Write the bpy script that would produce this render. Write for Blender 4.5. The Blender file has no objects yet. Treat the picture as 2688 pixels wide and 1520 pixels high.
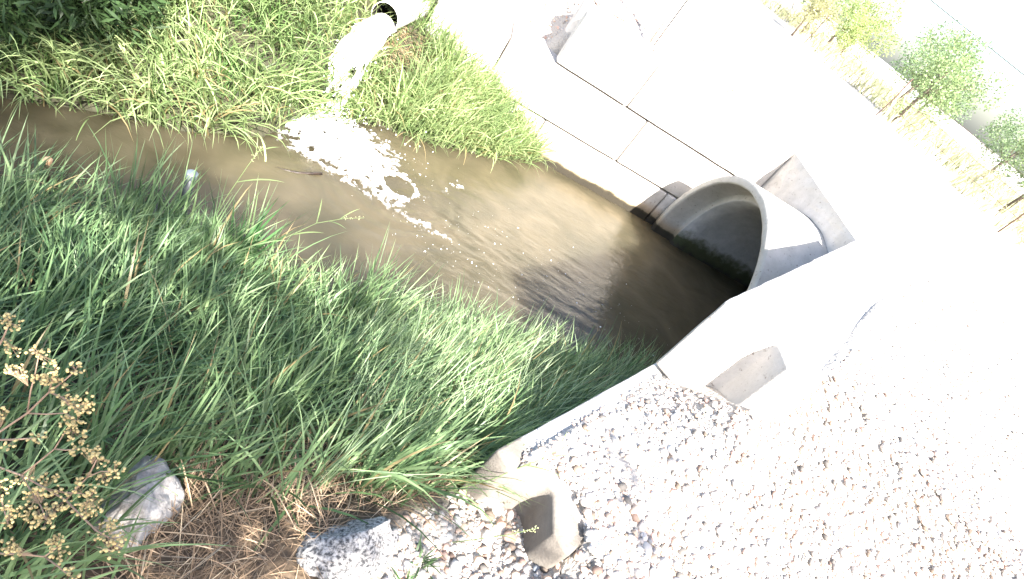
import bpy, bmesh, math, random
import numpy as np
from mathutils import Vector, Matrix

# ---------------------------------------------------------------- camera, sky, sun, exposure
scene = bpy.context.scene
COL = scene.collection
cam_data = bpy.data.cameras.new("camera")
cam_data.sensor_width = 36.0
cam_data.lens = 36.0 * 1550.57 / 2688.0
cam_data.clip_start = 0.05
cam_data.clip_end = 2000.0
cam = bpy.data.objects.new("camera", cam_data)
COL.objects.link(cam)
PITCH, ROLL, YAW, CAMH = map(math.radians, (34.76719, 38.61778, 22.01982, 0.0))
CAMH = 2.9208
fw = Vector((math.sin(YAW)*math.cos(PITCH), math.cos(YAW)*math.cos(PITCH), -math.sin(PITCH)))
r0 = Vector((math.cos(YAW), -math.sin(YAW), 0.0)); u0 = r0.cross(fw)
rr = r0*math.cos(ROLL) + u0*math.sin(ROLL); uu = -r0*math.sin(ROLL) + u0*math.cos(ROLL)
M = Matrix((rr, uu, -fw)).transposed().to_4x4()
M.translation = Vector((0, 0, CAMH))
cam.matrix_world = M
scene.camera = cam

SUN_EL = math.radians(43.0)
SUN_H = (0.225, -0.974)                      # horizontal direction towards the sun
world = bpy.data.worlds.new("World"); scene.world = world
world.use_nodes = True
wn = world.node_tree.nodes; wl = world.node_tree.links
for n in list(wn): wn.remove(n)
sky = wn.new("ShaderNodeTexSky"); sky.sky_type = 'NISHITA'; sky.sun_disc = False
sky.sun_elevation = SUN_EL; sky.sun_rotation = math.atan2(SUN_H[0], SUN_H[1])
sky.dust_density = 2.5
bg = wn.new("ShaderNodeBackground"); bg.inputs['Strength'].default_value = 0.09
wo = wn.new("ShaderNodeOutputWorld")
wl.new(sky.outputs[0], bg.inputs[0]); wl.new(bg.outputs[0], wo.inputs[0])
sd = bpy.data.lights.new("sun", 'SUN'); sd.energy = 5.0; sd.angle = math.radians(0.53); sd.color = (1.0, 0.95, 0.88)
so = bpy.data.objects.new("sun", sd); COL.objects.link(so)
ts = Vector((SUN_H[0]*math.cos(SUN_EL), SUN_H[1]*math.cos(SUN_EL), math.sin(SUN_EL))).normalized()
so.rotation_euler = ts.to_track_quat('Z', 'Y').to_euler()
so.location = ts*30
scene.view_settings.view_transform = 'Standard'
scene.view_settings.look = 'None'
scene.view_settings.exposure = 2.55
scene.view_settings.gamma = 1.0
scene.view_settings.use_curve_mapping = False
scene.render.resolution_x = 1024; scene.render.resolution_y = 579
scene.cycles.max_bounces = 8
scene.cycles.transparent_max_bounces = 8

# ---------------------------------------------------------------- helpers
rng = np.random.default_rng(7)
R = random.Random(11)

def tag(o, label=None, cat=None, group=None, kind=None):
    if label: o['label'] = label
    if cat: o['category'] = cat
    if group: o['group'] = group
    if kind: o['kind'] = kind
    return o

def empty(name, loc=(0, 0, 0)):
    o = bpy.data.objects.new(name, None); COL.objects.link(o); o.location = loc
    o.empty_display_size = 0.1
    return o

def link(name, me, mat=None, parent=None, smooth=False):
    if mat: me.materials.append(mat)
    if smooth: me.polygons.foreach_set('use_smooth', np.ones(len(me.polygons), bool))
    o = bpy.data.objects.new(name, me); COL.objects.link(o)
    if parent is not None:
        o.parent = parent
        if parent.type == 'EMPTY' or True:
            o.matrix_parent_inverse = Matrix.Identity(4)
            o.location = -Vector(world_loc(parent))
    return o

def world_loc(o):
    v = Vector(o.location)
    if o.parent is not None: v = v + Vector(world_loc(o.parent))
    return v

def np_mesh(name, V, F, col=None):
    """V (n,3); F list of arrays each (m,k)"""
    me = bpy.data.meshes.new(name)
    V = np.asarray(V, np.float32)
    me.vertices.add(len(V)); me.vertices.foreach_set('co', V.ravel())
    Fs = F if isinstance(F, list) else [F]
    loops = np.concatenate([f.ravel() for f in Fs]).astype(np.int32)
    tot = np.concatenate([np.full(len(f), f.shape[1]) for f in Fs]).astype(np.int32)
    st = np.concatenate([[0], np.cumsum(tot)[:-1]]).astype(np.int32)
    me.loops.add(len(loops)); me.loops.foreach_set('vertex_index', loops)
    me.polygons.add(len(tot)); me.polygons.foreach_set('loop_start', st); me.polygons.foreach_set('loop_total', tot)
    if col is not None:
        a = me.color_attributes.new('Col', 'FLOAT_COLOR', 'POINT')
        c = np.ones((len(V), 4), np.float32); c[:, :3] = col
        a.data.foreach_set('color', c.ravel())
    me.update(calc_edges=True)
    me.validate()
    return me

def bm_obj(name, bm, mat, parent=None, smooth=False):
    me = bpy.data.meshes.new(name); bm.to_mesh(me); bm.free()
    return link(name, me, mat, parent, smooth)

# value noise
def _h(ix, iy, iz, seed):
    n = (ix*374761393 + iy*668265263 + iz*2147483647 + seed*1274126177).astype(np.int64) & 0xffffffff
    n = ((n ^ (n >> 13))*1274126177) & 0xffffffff
    n = ((n ^ (n >> 16))*2246822519) & 0xffffffff
    return ((n ^ (n >> 15)) & 0xffffff)/float(0xffffff)

def vnoise(x, y, z=None, seed=0):
    x = np.asarray(x, float); y = np.asarray(y, float)
    z = np.zeros_like(x) if z is None else np.asarray(z, float)
    ix, iy, iz = np.floor(x).astype(np.int64), np.floor(y).astype(np.int64), np.floor(z).astype(np.int64)
    fx, fy, fz = x-ix, y-iy, z-iz
    fx = fx*fx*(3-2*fx); fy = fy*fy*(3-2*fy); fz = fz*fz*(3-2*fz)
    def L(a, b, t): return a+(b-a)*t
    c = lambda a, b, d: _h(ix+a, iy+b, iz+d, seed)
    return L(L(L(c(0,0,0), c(1,0,0), fx), L(c(0,1,0), c(1,1,0), fx), fy),
             L(L(c(0,0,1), c(1,0,1), fx), L(c(0,1,1), c(1,1,1), fx), fy), fz)

def fbm(x, y, z=None, seed=0, o=4):
    s = 0; a = 0.5; t = 0
    for i in range(o):
        s = s + a*vnoise(x*2**i, y*2**i, None if z is None else z*2**i, seed+i*17); t += a; a *= 0.5
    return s/t

def sm(a, b, x):
    t = np.clip((x-a)/(b-a), 0, 1); return t*t*(3-2*t)

# materials
def mat(name):
    m = bpy.data.materials.new(name); m.use_nodes = True
    nt = m.node_tree
    for n in list(nt.nodes): nt.nodes.remove(n)
    out = nt.nodes.new('ShaderNodeOutputMaterial')
    p = nt.nodes.new('ShaderNodeBsdfPrincipled')
    nt.links.new(p.outputs[0], out.inputs[0])
    return m, nt, p, out

def N(nt, t, **kw):
    n = nt.nodes.new(t)
    for k, v in kw.items():
        if k in n.inputs: n.inputs[k].default_value = v
        else: setattr(n, k, v)
    return n

def ramp(nt, stops):
    r = nt.nodes.new('ShaderNodeValToRGB'); e = r.color_ramp.elements
    while len(e) < len(stops): e.new(0.5)
    for i, (p, c) in enumerate(stops):
        e[i].position = p; e[i].color = (*c, 1) if len(c) == 3 else c
    return r

def noise_mat(name, stops, scale=8, rough=0.85, bump=0.3, bscale=60, dist=0.01, detail=8):
    m, nt, p, out = mat(name)
    tc = N(nt, 'ShaderNodeNewGeometry')
    n = N(nt, 'ShaderNodeTexNoise', Scale=scale, Detail=detail, Roughness=0.65)
    nt.links.new(tc.outputs['Position'], n.inputs['Vector'])
    r = ramp(nt, stops); nt.links.new(n.outputs[0], r.inputs[0]); nt.links.new(r.outputs[0], p.inputs['Base Color'])
    p.inputs['Roughness'].default_value = rough
    b = N(nt, 'ShaderNodeTexNoise', Scale=bscale, Detail=6)
    nt.links.new(tc.outputs['Position'], b.inputs['Vector'])
    bp = N(nt, 'ShaderNodeBump', Strength=bump, Distance=dist)
    nt.links.new(b.outputs[0], bp.inputs['Height']); nt.links.new(bp.outputs[0], p.inputs['Normal'])
    return m

def leaf_mat(name, transl=0.35, rough=0.45, gloss=0.35):
    m, nt, p, out = mat(name)
    a = N(nt, 'ShaderNodeAttribute', attribute_name='Col')
    nt.links.new(a.outputs['Color'], p.inputs['Base Color'])
    p.inputs['Roughness'].default_value = rough
    p.inputs['Specular IOR Level'].default_value = gloss
    tr = N(nt, 'ShaderNodeBsdfTranslucent')
    hs = N(nt, 'ShaderNodeHueSaturation', Hue=0.485, Saturation=1.1, Value=1.25)
    nt.links.new(a.outputs['Color'], hs.inputs['Color']); nt.links.new(hs.outputs[0], tr.inputs[0])
    mx = N(nt, 'ShaderNodeMixShader'); mx.inputs[0].default_value = transl
    nt.links.new(p.outputs[0], mx.inputs[1]); nt.links.new(tr.outputs[0], mx.inputs[2])
    nt.links.new(mx.outputs[0], out.inputs[0])
    return m

def col_mat(name, rough=0.8, bump=0.0):
    m, nt, p, out = mat(name)
    a = N(nt, 'ShaderNodeAttribute', attribute_name='Col')
    nt.links.new(a.outputs['Color'], p.inputs['Base Color'])
    p.inputs['Roughness'].default_value = rough
    if bump:
        g = N(nt, 'ShaderNodeNewGeometry')
        b = N(nt, 'ShaderNodeTexNoise', Scale=120, Detail=4); nt.links.new(g.outputs['Position'], b.inputs['Vector'])
        bp = N(nt, 'ShaderNodeBump', Strength=bump, Distance=0.004)
        nt.links.new(b.outputs[0], bp.inputs['Height']); nt.links.new(bp.outputs[0], p.inputs['Normal'])
    return m

def blades(root, phi, tilt0, tilt1, length, width, col, K=5, twist=None, tipcol=None, drop=None):
    """vectorised grass blades; returns V, F(list), col"""
    n = len(root)
    twist = np.zeros(n) if twist is None else twist
    P = root.copy(); rings = []; cols = []
    for k in range(K+1):
        s = k/K
        if k > 0:
            tl = tilt0+tilt1*((k-0.5)/K)**1.5
            d = np.stack([np.sin(tl)*np.cos(phi), np.sin(tl)*np.sin(phi), np.cos(tl)], 1)
            P = P + d*(length/K)[:, None]
        tw = phi+np.pi/2+twist*(0.4+0.6*s)
        side = np.stack([np.cos(tw), np.sin(tw), 0.25*np.sin(twist*2)], 1)
        w = width*(0.55+0.9*s-0.1*s) if s < 0.35 else width*np.maximum(0.0, 1-((s-0.35)/0.65)**1.7)
        w = np.broadcast_to(w, (n,))
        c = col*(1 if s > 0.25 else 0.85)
        if tipcol is not None: c = c*(1-s**3)+tipcol*s**3
        if k < K:
            rings.append(P-side*w[:, None]*0.5); rings.append(P+side*w[:, None]*0.5); cols += [c, c]
        else:
            rings.append(P); cols.append(c)
    m = 2*K+1
    V = np.stack(rings, 1).reshape(-1, 3); C = np.stack(cols, 1).reshape(-1, 3)
    base = (np.arange(n)*m)[:, None]
    Q = np.concatenate([base+np.array([[2*k, 2*k+1, 2*k+3, 2*k+2]]) for k in range(K-1)], 0)
    T = base+np.array([[2*K-2, 2*K-1, 2*K]])
    return V, [Q, T], C

def tube(pts, rad, seg=8, cap=True):
    pts = [Vector(p) for p in pts]; n = len(pts)
    rad = [rad]*n if not hasattr(rad, '__len__') else rad
    V = []; F = []
    prev = None
    for i in range(n):
        t = (pts[min(i+1, n-1)]-pts[max(i-1, 0)]).normalized()
        a = prev if prev is not None else (Vector((0, 0, 1)) if abs(t.z) < 0.9 else Vector((1, 0, 0)))
        x = (a-t*a.dot(t)).normalized(); y = t.cross(x); prev = x
        for k in range(seg):
            an = 2*math.pi*k/seg
            V.append(pts[i]+(x*math.cos(an)+y*math.sin(an))*rad[i])
    for i in range(n-1):
        for k in range(seg):
            a = i*seg+k; b = i*seg+(k+1) % seg
            F.append((a, b, b+seg, a+seg))
    if cap:
        F.append(tuple(range(seg-1, -1, -1))); F.append(tuple((n-1)*seg+k for k in range(seg)))
    return [tuple(v) for v in V], F

def py_mesh(name, parts, mat=None, parent=None, smooth=False):
    V = []; F = []
    for v, f in parts:
        o = len(V); V += list(v); F += [tuple(i+o for i in q) for q in f]
    me = bpy.data.meshes.new(name); me.from_pydata(V, [], F); me.update()
    return link(name, me, mat, parent, smooth)

def ico(sub):
    bm = bmesh.new(); bmesh.ops.create_icosphere(bm, subdivisions=sub, radius=1)
    V = np.array([v.co[:] for v in bm.verts]); F = np.array([[v.index for v in f.verts] for f in bm.faces]); bm.free()
    return V, F

def stones(pos, size, col, sub=1, flat=0.6):
    """many stones in one mesh"""
    V0, F0 = ico(sub); n = len(pos)
    sc = size[:, None]*np.stack([rng.uniform(.75, 1.25, n), rng.uniform(.6, 1.0, n), rng.uniform(flat*.7, flat*1.2, n)], 1)
    jit = 1+rng.uniform(-.16, .16, (n, len(V0), 1))
    V = V0[None]*jit*sc[:, None, :]
    a = rng.uniform(0, 2*np.pi, n); b = rng.normal(0, .35, n)
    ca, sa, cb, sb = np.cos(a), np.sin(a), np.cos(b), np.sin(b)
    x, y, z = V[..., 0], V[..., 1], V[..., 2]
    y2 = y*cb[:, None]-z*sb[:, None]; z2 = y*sb[:, None]+z*cb[:, None]
    x3 = x*ca[:, None]-y2*sa[:, None]; y3 = x*sa[:, None]+y2*ca[:, None]
    V = np.stack([x3, y3, z2], -1)+pos[:, None, :]
    F = F0[None]+(np.arange(n)*len(V0))[:, None, None]
    C = np.repeat(col, len(V0), 0)
    return V.reshape(-1, 3), F.reshape(-1, 3), C

# ---------------------------------------------------------------- the lie of the land
P0 = np.array([0.97, 1.43]); D_ = np.array([0.717, 0.697]); D_ = D_/np.linalg.norm(D_); N_ = np.array([D_[1], -D_[0]])
WALL_Y = 6.49; HEAD_X = 4.37; BH = 0.61; Z1, Z2, Z3 = 0.47, 1.08, 1.69
PC = (5.19, 0.19); PR = 1.265; PX = 3.56
YN = ([-9, -6, -3, -2, -1.5, -1, -.5, 0, .5, 1.2, 2, 2.6, 3.2, 9], [-2.2, -.1, 1.9, 2.35, 2.55, 2.75, 2.85, 2.78, 2.85, 2.95, 3.1, 3.2, 3.4, 3.4])
YF = ([-9, -6, -3, -2.03, -1.69, -1.19, -.75, -.5, 0, .6, 1.27, 1.86, 2.2, 9], [-.9, 1.0, 2.9, 3.42, 3.66, 3.9, 4.3, 5.0, 5.35, 5.58, 5.98, 6.5, 6.9, 6.9])
def st(x, y):
    dx = x-P0[0]; dy = y-P0[1]
    return dx*D_[0]+dy*D_[1], dx*N_[0]+dy*N_[1]
def G(x, y):
    x = np.asarray(x, float); y = np.asarray(y, float)
    yn = np.interp(x, *YN); yf = np.interp(x, *YF)
    bump = (fbm(x*2.2, y*2.2, seed=3)-.5)*.09
    # near grassy bank
    dn = yn-y
    zn = np.where(dn > 0, np.minimum(dn*.5, .95+.02*np.clip(dn-2, 0, 8)), dn*.9)
    # far bank
    df = y-yf
    zf = np.where(df > 0, np.minimum(df*.56, 1.5+.02*np.clip(df-2.7, 0, 50)), df*.9)
    back = 1.0+.62*sm(.0, 1.1, y-7.1)+.5*sm(1.2, 1.5, x)*(1-sm(0, 1.1, y-7.1))+.1*sm(3, 6, x)
    wf = sm(-.45, .1, x)*sm(6.62, 6.95, y)
    wf2 = sm(-1.6, .2, x)*sm(6.9, 8.5, y)
    zf = zf*(1-np.maximum(wf, wf2))+np.maximum(back, zf*.6)*np.maximum(wf, wf2)
    bed = -.5
    z = np.maximum(np.maximum(zn, zf), bed)
    z = np.where(z > .02, z+bump*sm(0, .4, z), z)
    # gravel fill behind the near wing wall
    s, t = st(x, y)
    top = 1.08+.025*sm(.08, .35, t)+.25*sm(.05, .6, t)*sm(.5, 1.35, s)+.34*sm(1.25, 1.75, s)*sm(.40, .6, t)+.12*sm(1.5, 3.5, s)+.2*sm(.8, 3.0, t)*sm(-.4, 1.2, s)
    top = np.minimum(top+.02*sm(.5, .6, t)*sm(1.4, 1.9, s), 1.70+.05*sm(1.0, 2.5, t))
    low = .775+.20*sm(.1, .8, t)
    front = sm(.03, .08, s-.12*sm(.2,.1,abs(t-.305)))*(1-sm(.45, .7, t))+sm(-.6, .25, s)*sm(.45, .7, t)
    zg = low*(1-front)+top*front
    zg = zg+(fbm(x*5, y*5, seed=9)-.5)*.035*(1-.8*sm(1.2, 1.8, s)*sm(1.1, .7, t))
    wg = sm(.01, .07, t)*sm(-.02, .06, s)+(1-sm(-.02, .06, s))*sm(-.12, .35, t+.1*(fbm(x*3, y*3, seed=2)-.5))*sm(-.75, -.25, s)
    wg = np.clip(wg, 0, 1)
    wg = np.maximum(wg, sm(.9, 1.6, t)*sm(-1.6, -.6, s))
    z = z*(1-wg)+zg*wg
    # road embankment over the culvert (step hidden inside the headwall)
    wh = sm(HEAD_X+.15, HEAD_X+.45, x)
    z = z*(1-wh)+np.maximum(z, 1.70+.04*sm(0, 2, x-HEAD_X))*wh
    far = sm(20, 60, np.hypot(x, y))
    return z*(1-far)+1.75*far
def gravelness(x, y):
    s, t = st(x, y)
    a = sm(-.05, .1, t+.12*(fbm(x*4, y*4, seed=2)-.5))*sm(-.75, -.35, s+.5*(fbm(x*2.5, y*2.5, seed=5)-.5))
    b = sm(HEAD_X-.2, HEAD_X+.1, x)
    c = sm(6.6, 6.9, y)*sm(-.5, -.1, x-.12*(y-6.5))
    return np.clip(np.maximum(np.maximum(a, b), c), 0, 1)

def axis(a, b, step, lo, hi):
    c = list(np.arange(a, b+1e-6, step)); st_ = step; v = b
    while v < hi: st_ *= 1.25; v += st_; c.append(v)
    st_ = step; v = a; pre = []
    while v > lo: st_ *= 1.25; v -= st_; pre.append(v)
    return np.array(pre[::-1]+c)
gx = axis(-3.5, 8.5, .05, -350, 350); gy = axis(.2, 9, .05, -350, 350)
GX, GY = np.meshgrid(gx, gy, indexing='ij'); GZ = G(GX, GY)
nx, ny = GX.shape
I = np.arange(nx*ny).reshape(nx, ny)
Fq = np.stack([I[:-1, :-1], I[1:, :-1], I[1:, 1:], I[:-1, 1:]], -1)
cx = (GX[:-1, :-1]+GX[1:, 1:])/2; cy = (GY[:-1, :-1]+GY[1:, 1:])/2
zlo = np.minimum(np.minimum(GZ[:-1, :-1], GZ[1:, 1:]), np.minimum(GZ[1:, :-1], GZ[:-1, 1:]))
hole = (cx > 3.9) & (cx < 4.98) & (abs(cy-PC[0]) < PR+.05) & (zlo < 1.45)
Fq = Fq[~hole].reshape(-1, 4)
kind = gravelness(GX, GY).ravel()
s_, t_ = st(GX, GY)
dryz = (sm(1.5, 1.2, GY)*sm(-.6, -.2, GX)*sm(1.6, 1.1, GX)).ravel()
me = np_mesh('ground', np.stack([GX.ravel(), GY.ravel(), GZ.ravel()], 1), Fq, np.stack([kind, dryz, 0*kind], 1))
m, nt, p, out = mat('ground')
at = N(nt, 'ShaderNodeAttribute', attribute_name='Col'); sep = N(nt, 'ShaderNodeSeparateColor'); nt.links.new(at.outputs['Color'], sep.inputs[0])
g = N(nt, 'ShaderNodeNewGeometry')
n1 = N(nt, 'ShaderNodeTexNoise', Scale=14, Detail=8); nt.links.new(g.outputs['Position'], n1.inputs['Vector'])
soil = ramp(nt, [(.3, (.022, .024, .012)), (.7, (.05, .045, .024))]); nt.links.new(n1.outputs[0], soil.inputs[0])
dry = ramp(nt, [(.3, (.05, .035, .022)), (.7, (.13, .09, .055))]); nt.links.new(n1.outputs[0], dry.inputs[0])
vo = N(nt, 'ShaderNodeTexVoronoi', Scale=45); nt.links.new(g.outputs['Position'], vo.inputs['Vector'])
n2 = N(nt, 'ShaderNodeTexNoise', Scale=90, Detail=6); nt.links.new(g.outputs['Position'], n2.inputs['Vector'])
gr = ramp(nt, [(.3, (.30, .27, .24)), (.7, (.46, .43, .39))]); nt.links.new(n2.outputs[0], gr.inputs[0])
mx0 = N(nt, 'ShaderNodeMix', data_type='RGBA'); mx = N(nt, 'ShaderNodeMix', data_type='RGBA')
nt.links.new(sep.outputs[1], mx0.inputs[0]); nt.links.new(soil.outputs[0], mx0.inputs[6]); nt.links.new(dry.outputs[0], mx0.inputs[7])
nt.links.new(sep.outputs[0], mx.inputs[0]); nt.links.new(mx0.outputs[2], mx.inputs[6]); nt.links.new(gr.outputs[0], mx.inputs[7])
nt.links.new(mx.outputs[2], p.inputs['Base Color']); p.inputs['Roughness'].default_value = .9
bp = N(nt, 'ShaderNodeBump', Strength=.7, Distance=.012); nt.links.new(vo.outputs['Distance'], bp.inputs['Height'])
bp2 = N(nt, 'ShaderNodeBump', Strength=.5, Distance=.006); nt.links.new(n2.outputs[0], bp2.inputs['Height'])
nt.links.new(bp.outputs[0], bp2.inputs['Normal']); nt.links.new(bp2.outputs[0], p.inputs['Normal'])
ground = link('ground', me, m, None, True); tag(ground, 'earth banks and gravel fill around the ditch', 'ground', kind='structure')

# ---------------------------------------------------------------- water
def watz(x, y):
    w = 0.006*(fbm(x*3+y*.5, y*10-x*1.5, seed=21)-.5)+.0012*(fbm(x*9, y*30-x*4, seed=22)-.5)
    zone = np.exp(-(((x-1.5)/1.4)**2+((y-4.2)/.8)**2))
    u = x*.97-y*.2; v = x*.2+y*.97
    w = w+zone*(.016*(fbm(u*2.6, v*11, seed=33)-.5)+.0075*(fbm(u*10, v*26, seed=35)-.5))
    d = np.hypot(x+.1, (y-4.75))
    w = w+.020*(fbm(x*6, y*6, seed=40)-.5)*np.exp(-(d/.9)**2)
    # rings sweeping round the eddy under the splash
    dd = np.hypot(x-.37, y-4.54)
    w = w+.005*np.sin(dd*38+3*fbm(x*3, y*3, seed=44))*np.exp(-((dd-.55)/.28)**2)*sm(.5, -.4, y-4.5)
    w = w-.012*np.exp(-(dd/.13)**2)
    w = w+.006*(fbm(u*2.5, v*16, seed=50)-.5)*sm(1.5, 3.5, x)
    return w
wx = np.concatenate([np.arange(-9, -2.6, .2), np.arange(-2.6, 4.6, .02), np.arange(4.6, 15, .2)])
wy = np.concatenate([np.arange(-3, 2.4, .2), np.arange(2.4, 6.7, .02), [6.8, 7.0]])
WX, WY = np.meshgrid(wx, wy, indexing='ij'); WZ = watz(WX, WY)
I = np.arange(WX.size).reshape(WX.shape)
Fw = np.stack([I[:-1, :-1], I[1:, :-1], I[1:, 1:], I[:-1, 1:]], -1).reshape(-1, 4)
me = np_mesh('water', np.stack([WX.ravel(), WY.ravel(), WZ.ravel()], 1), Fw)
m, nt, p, out = mat('muddy_water')
g = N(nt, 'ShaderNodeNewGeometry')
n1 = N(nt, 'ShaderNodeTexNoise', Scale=1.6, Detail=5, Distortion=1.2); nt.links.new(g.outputs['Position'], n1.inputs['Vector'])
r = ramp(nt, [(.3, (.055, .048, .028)), (.7, (.094, .077, .048))]); nt.links.new(n1.outputs[0], r.inputs[0])
nt.links.new(r.outputs[0], p.inputs['Base Color'])
p.inputs['Subsurface Weight'].default_value = 1.0; p.subsurface_method = 'BURLEY'; p.inputs['Subsurface Radius'].default_value = (.9, .8, .65); p.inputs['Subsurface Scale'].default_value = 1.0
p.inputs['Roughness'].default_value = .06; p.inputs['IOR'].default_value = 1.42
mp = N(nt, 'ShaderNodeMapping'); mp.inputs['Scale'].default_value = (1, 2.2, 1); mp.inputs['Rotation'].default_value = (0, 0, .2)
nt.links.new(g.outputs['Position'], mp.inputs[0])
n2 = N(nt, 'ShaderNodeTexNoise', Scale=9, Detail=7, Roughness=.6, Distortion=.6); nt.links.new(mp.outputs[0], n2.inputs['Vector'])
bp = N(nt, 'ShaderNodeBump', Strength=.25, Distance=.02); nt.links.new(n2.outputs[0], bp.inputs['Height']); nt.links.new(bp.outputs[0], p.inputs['Normal'])
water = link('water', me, m, None, True); tag(water, 'muddy brown ditch water', 'water', kind='structure')

# foam
def poly_sd(x, y, poly):
    x = x.ravel(); y = y.ravel(); d = np.full(x.shape, 1e9); ins = np.zeros(x.shape, bool)
    n = len(poly)
    for i in range(n):
        ax, ay = poly[i]; bx, by = poly[(i+1) % n]
        ex, ey = bx-ax, by-ay; t = np.clip(((x-ax)*ex+(y-ay)*ey)/(ex*ex+ey*ey), 0, 1)
        d = np.minimum(d, np.hypot(x-ax-t*ex, y-ay-t*ey))
        c = ((ay > y) != (by > y)) & (x < (bx-ax)*(y-ay)/((by-ay) if by != ay else 1e-9)+ax); ins ^= c
    return np.where(ins, d, -d)
CORE = [(-.74, 4.58), (-.72, 4.88), (-.58, 5.04), (-.28, 5.12), (-.02, 5.04), (.17, 4.88), (.16, 4.62), (.14, 4.42), (.30, 4.29), (.10, 4.27), (-.23, 4.34), (-.53, 4.38)]
LACE = [(-.80, 4.42), (-.82, 4.72), (-.66, 5.0), (-.29, 5.16), (.04, 5.30), (.34, 5.13), (.56, 4.82), (.62, 4.6), (.92, 4.99), (.86, 5.02), (.64, 4.55), (.72, 4.36), (.80, 4.12), (.42, 4.12), (.05, 4.15), (-.33, 4.22), (-.62, 4.26)]
fx = np.arange(-1.0, 1.25, 0.0055); fy = np.arange(3.95, 5.45, 0.0055)
FX, FY = np.meshgrid(fx, fy, indexing='ij')
wxn = FX+.10*(fbm(FX*5, FY*5, seed=61)-.5); wyn = FY+.10*(fbm(FX*5, FY*5, seed=62)-.5)
core = poly_sd(wxn, wyn, CORE).reshape(FX.shape); lace = poly_sd(wxn, wyn, LACE).reshape(FX.shape)
rid = 1-abs(2*fbm(FX*11+2*fbm(FX*3, FY*3, seed=5), FY*11, seed=70, o=3)-1)*2.2
cell = fbm(FX*26, FY*26, seed=77, o=3)
eddy = np.hypot(FX-.38, FY-4.55)
ring = np.exp(-((eddy-.165)/.035)**2)
inner = sm(.15, .09, eddy)
fine = fbm(FX*48, FY*48, seed=78, o=3)
val = np.clip(core, -.26, .16)/.13+.55+(sm(-.02, .14, lace))*(rid*1.5+cell*1.0-.8)+ring*2.3-inner*2.6+(cell-.5)*2.0+(fine-.5)*2.2
tail = poly_sd(wxn, wyn, [(.58, 4.50), (.95, 5.05), (.90, 5.10), (.66, 4.62)]).reshape(FX.shape)
arm = poly_sd(wxn, wyn, [(.15, 4.30), (.42, 4.22), (.72, 4.22), (.95, 4.14), (.70, 4.10), (.40, 4.12), (.10, 4.2)]).reshape(FX.shape)
val = np.where(lace < -.02, -1, val)
val = np.maximum(val, np.maximum(tail, arm)/.05+(cell-.5)*3.2)
FZ = watz(FX, FY)+.004+np.clip(val, 0, 1.2)*.012+sm(0, .2, core)*(.05*fbm(FX*9, FY*9, seed=80)+.035*fbm(FX*30, FY*30, seed=81))
pc = lambda A: (A[:-1, :-1]+A[1:, 1:]+A[1:, :-1]+A[:-1, 1:])/4
keep = pc(val) > .12
I = np.arange(FX.size).reshape(FX.shape)
Ff = np.stack([I[:-1, :-1], I[1:, :-1], I[1:, 1:], I[:-1, 1:]], -1)[keep]
used, inv = np.unique(Ff, return_inverse=True)
Vf = np.stack([FX.ravel(), FY.ravel(), FZ.ravel()], 1)[used]; Ff = inv.reshape(-1, 4)
# loose flecks and splash drops
nf = 210
k = rng.integers(0, 6, nf)
cen = np.array([(.75, 4.0), (1.3, 4.1), (2.0, 4.3), (2.7, 4.3), (.5, 5.1), (1.0, 4.7)])[k]; sd_ = np.array([.25, .45, .6, .5, .3, .45])[k]
fp = cen+rng.normal(size=(nf, 2))*sd_[:, None]*np.array([1, .6])
ok = (fp[:, 1] > np.interp(fp[:, 0], *YN)+.15) & (fp[:, 1] < np.interp(fp[:, 0], *YF)-.05) & (st(fp[:, 0], fp[:, 1])[1] < -.1) & (fp[:, 1] < 6.4)
fp = fp[ok]; z = watz(fp[:, 0], fp[:, 1])+.003
sv, sf, _ = stones(np.column_stack([fp, z]), rng.gamma(2.0, .0016, len(fp)).clip(.002, .010), np.ones((len(fp), 3)), 1, .5)
nd = 500
an = rng.uniform(0, 2*np.pi, nd); rd = rng.gamma(2, .12, nd)
dp = np.column_stack([-.4+rd*np.cos(an)*1.2, 4.95+rd*np.sin(an)*.7, rng.gamma(1.5, .05, nd).clip(0, .3)])
dv, df_, _ = stones(dp, rng.uniform(.003, .009, nd), np.ones((nd, 3)), 1, 1)
V = np.concatenate([Vf, sv, dv]); vv = np.concatenate([val.ravel()[used], np.full(len(sv)+len(dv), 2.0)])
me = np_mesh('foam', V, [Ff, sf+len(Vf), df_+len(Vf)+len(sv)], np.stack([np.clip(vv/2, 0, 1)]*3, 1))
FOAM, nt, p, out = mat('foam'); p.inputs['Base Color'].default_value = (.86, .86, .85, 1); p.inputs['Roughness'].default_value = .5
g = N(nt, 'ShaderNodeNewGeometry'); b = N(nt, 'ShaderNodeTexNoise', Scale=90, Detail=4); nt.links.new(g.outputs['Position'], b.inputs['Vector'])
bp = N(nt, 'ShaderNodeBump', Strength=.6, Distance=.01); nt.links.new(b.outputs[0], bp.inputs['Height']); nt.links.new(bp.outputs[0], p.inputs['Normal'])
FILM = FOAM.copy(); FILM.name = 'foam_film'; nt = FILM.node_tree      # thin froth lets the water show between bubbles
at = N(nt, 'ShaderNodeAttribute', attribute_name='Col'); gg = N(nt, 'ShaderNodeNewGeometry')
bn = N(nt, 'ShaderNodeTexNoise', Scale=110, Detail=3); nt.links.new(gg.outputs['Position'], bn.inputs['Vector'])
ma = N(nt, 'ShaderNodeMath', operation='MULTIPLY_ADD'); ma.inputs[1].default_value = .5; nt.links.new(bn.outputs[0], ma.inputs[0]); nt.links.new(at.outputs['Fac'], ma.inputs[2])
mr = N(nt, 'ShaderNodeMapRange'); mr.inputs[1].default_value = .30; mr.inputs[2].default_value = .95; nt.links.new(ma.outputs[0], mr.inputs[0])
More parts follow.
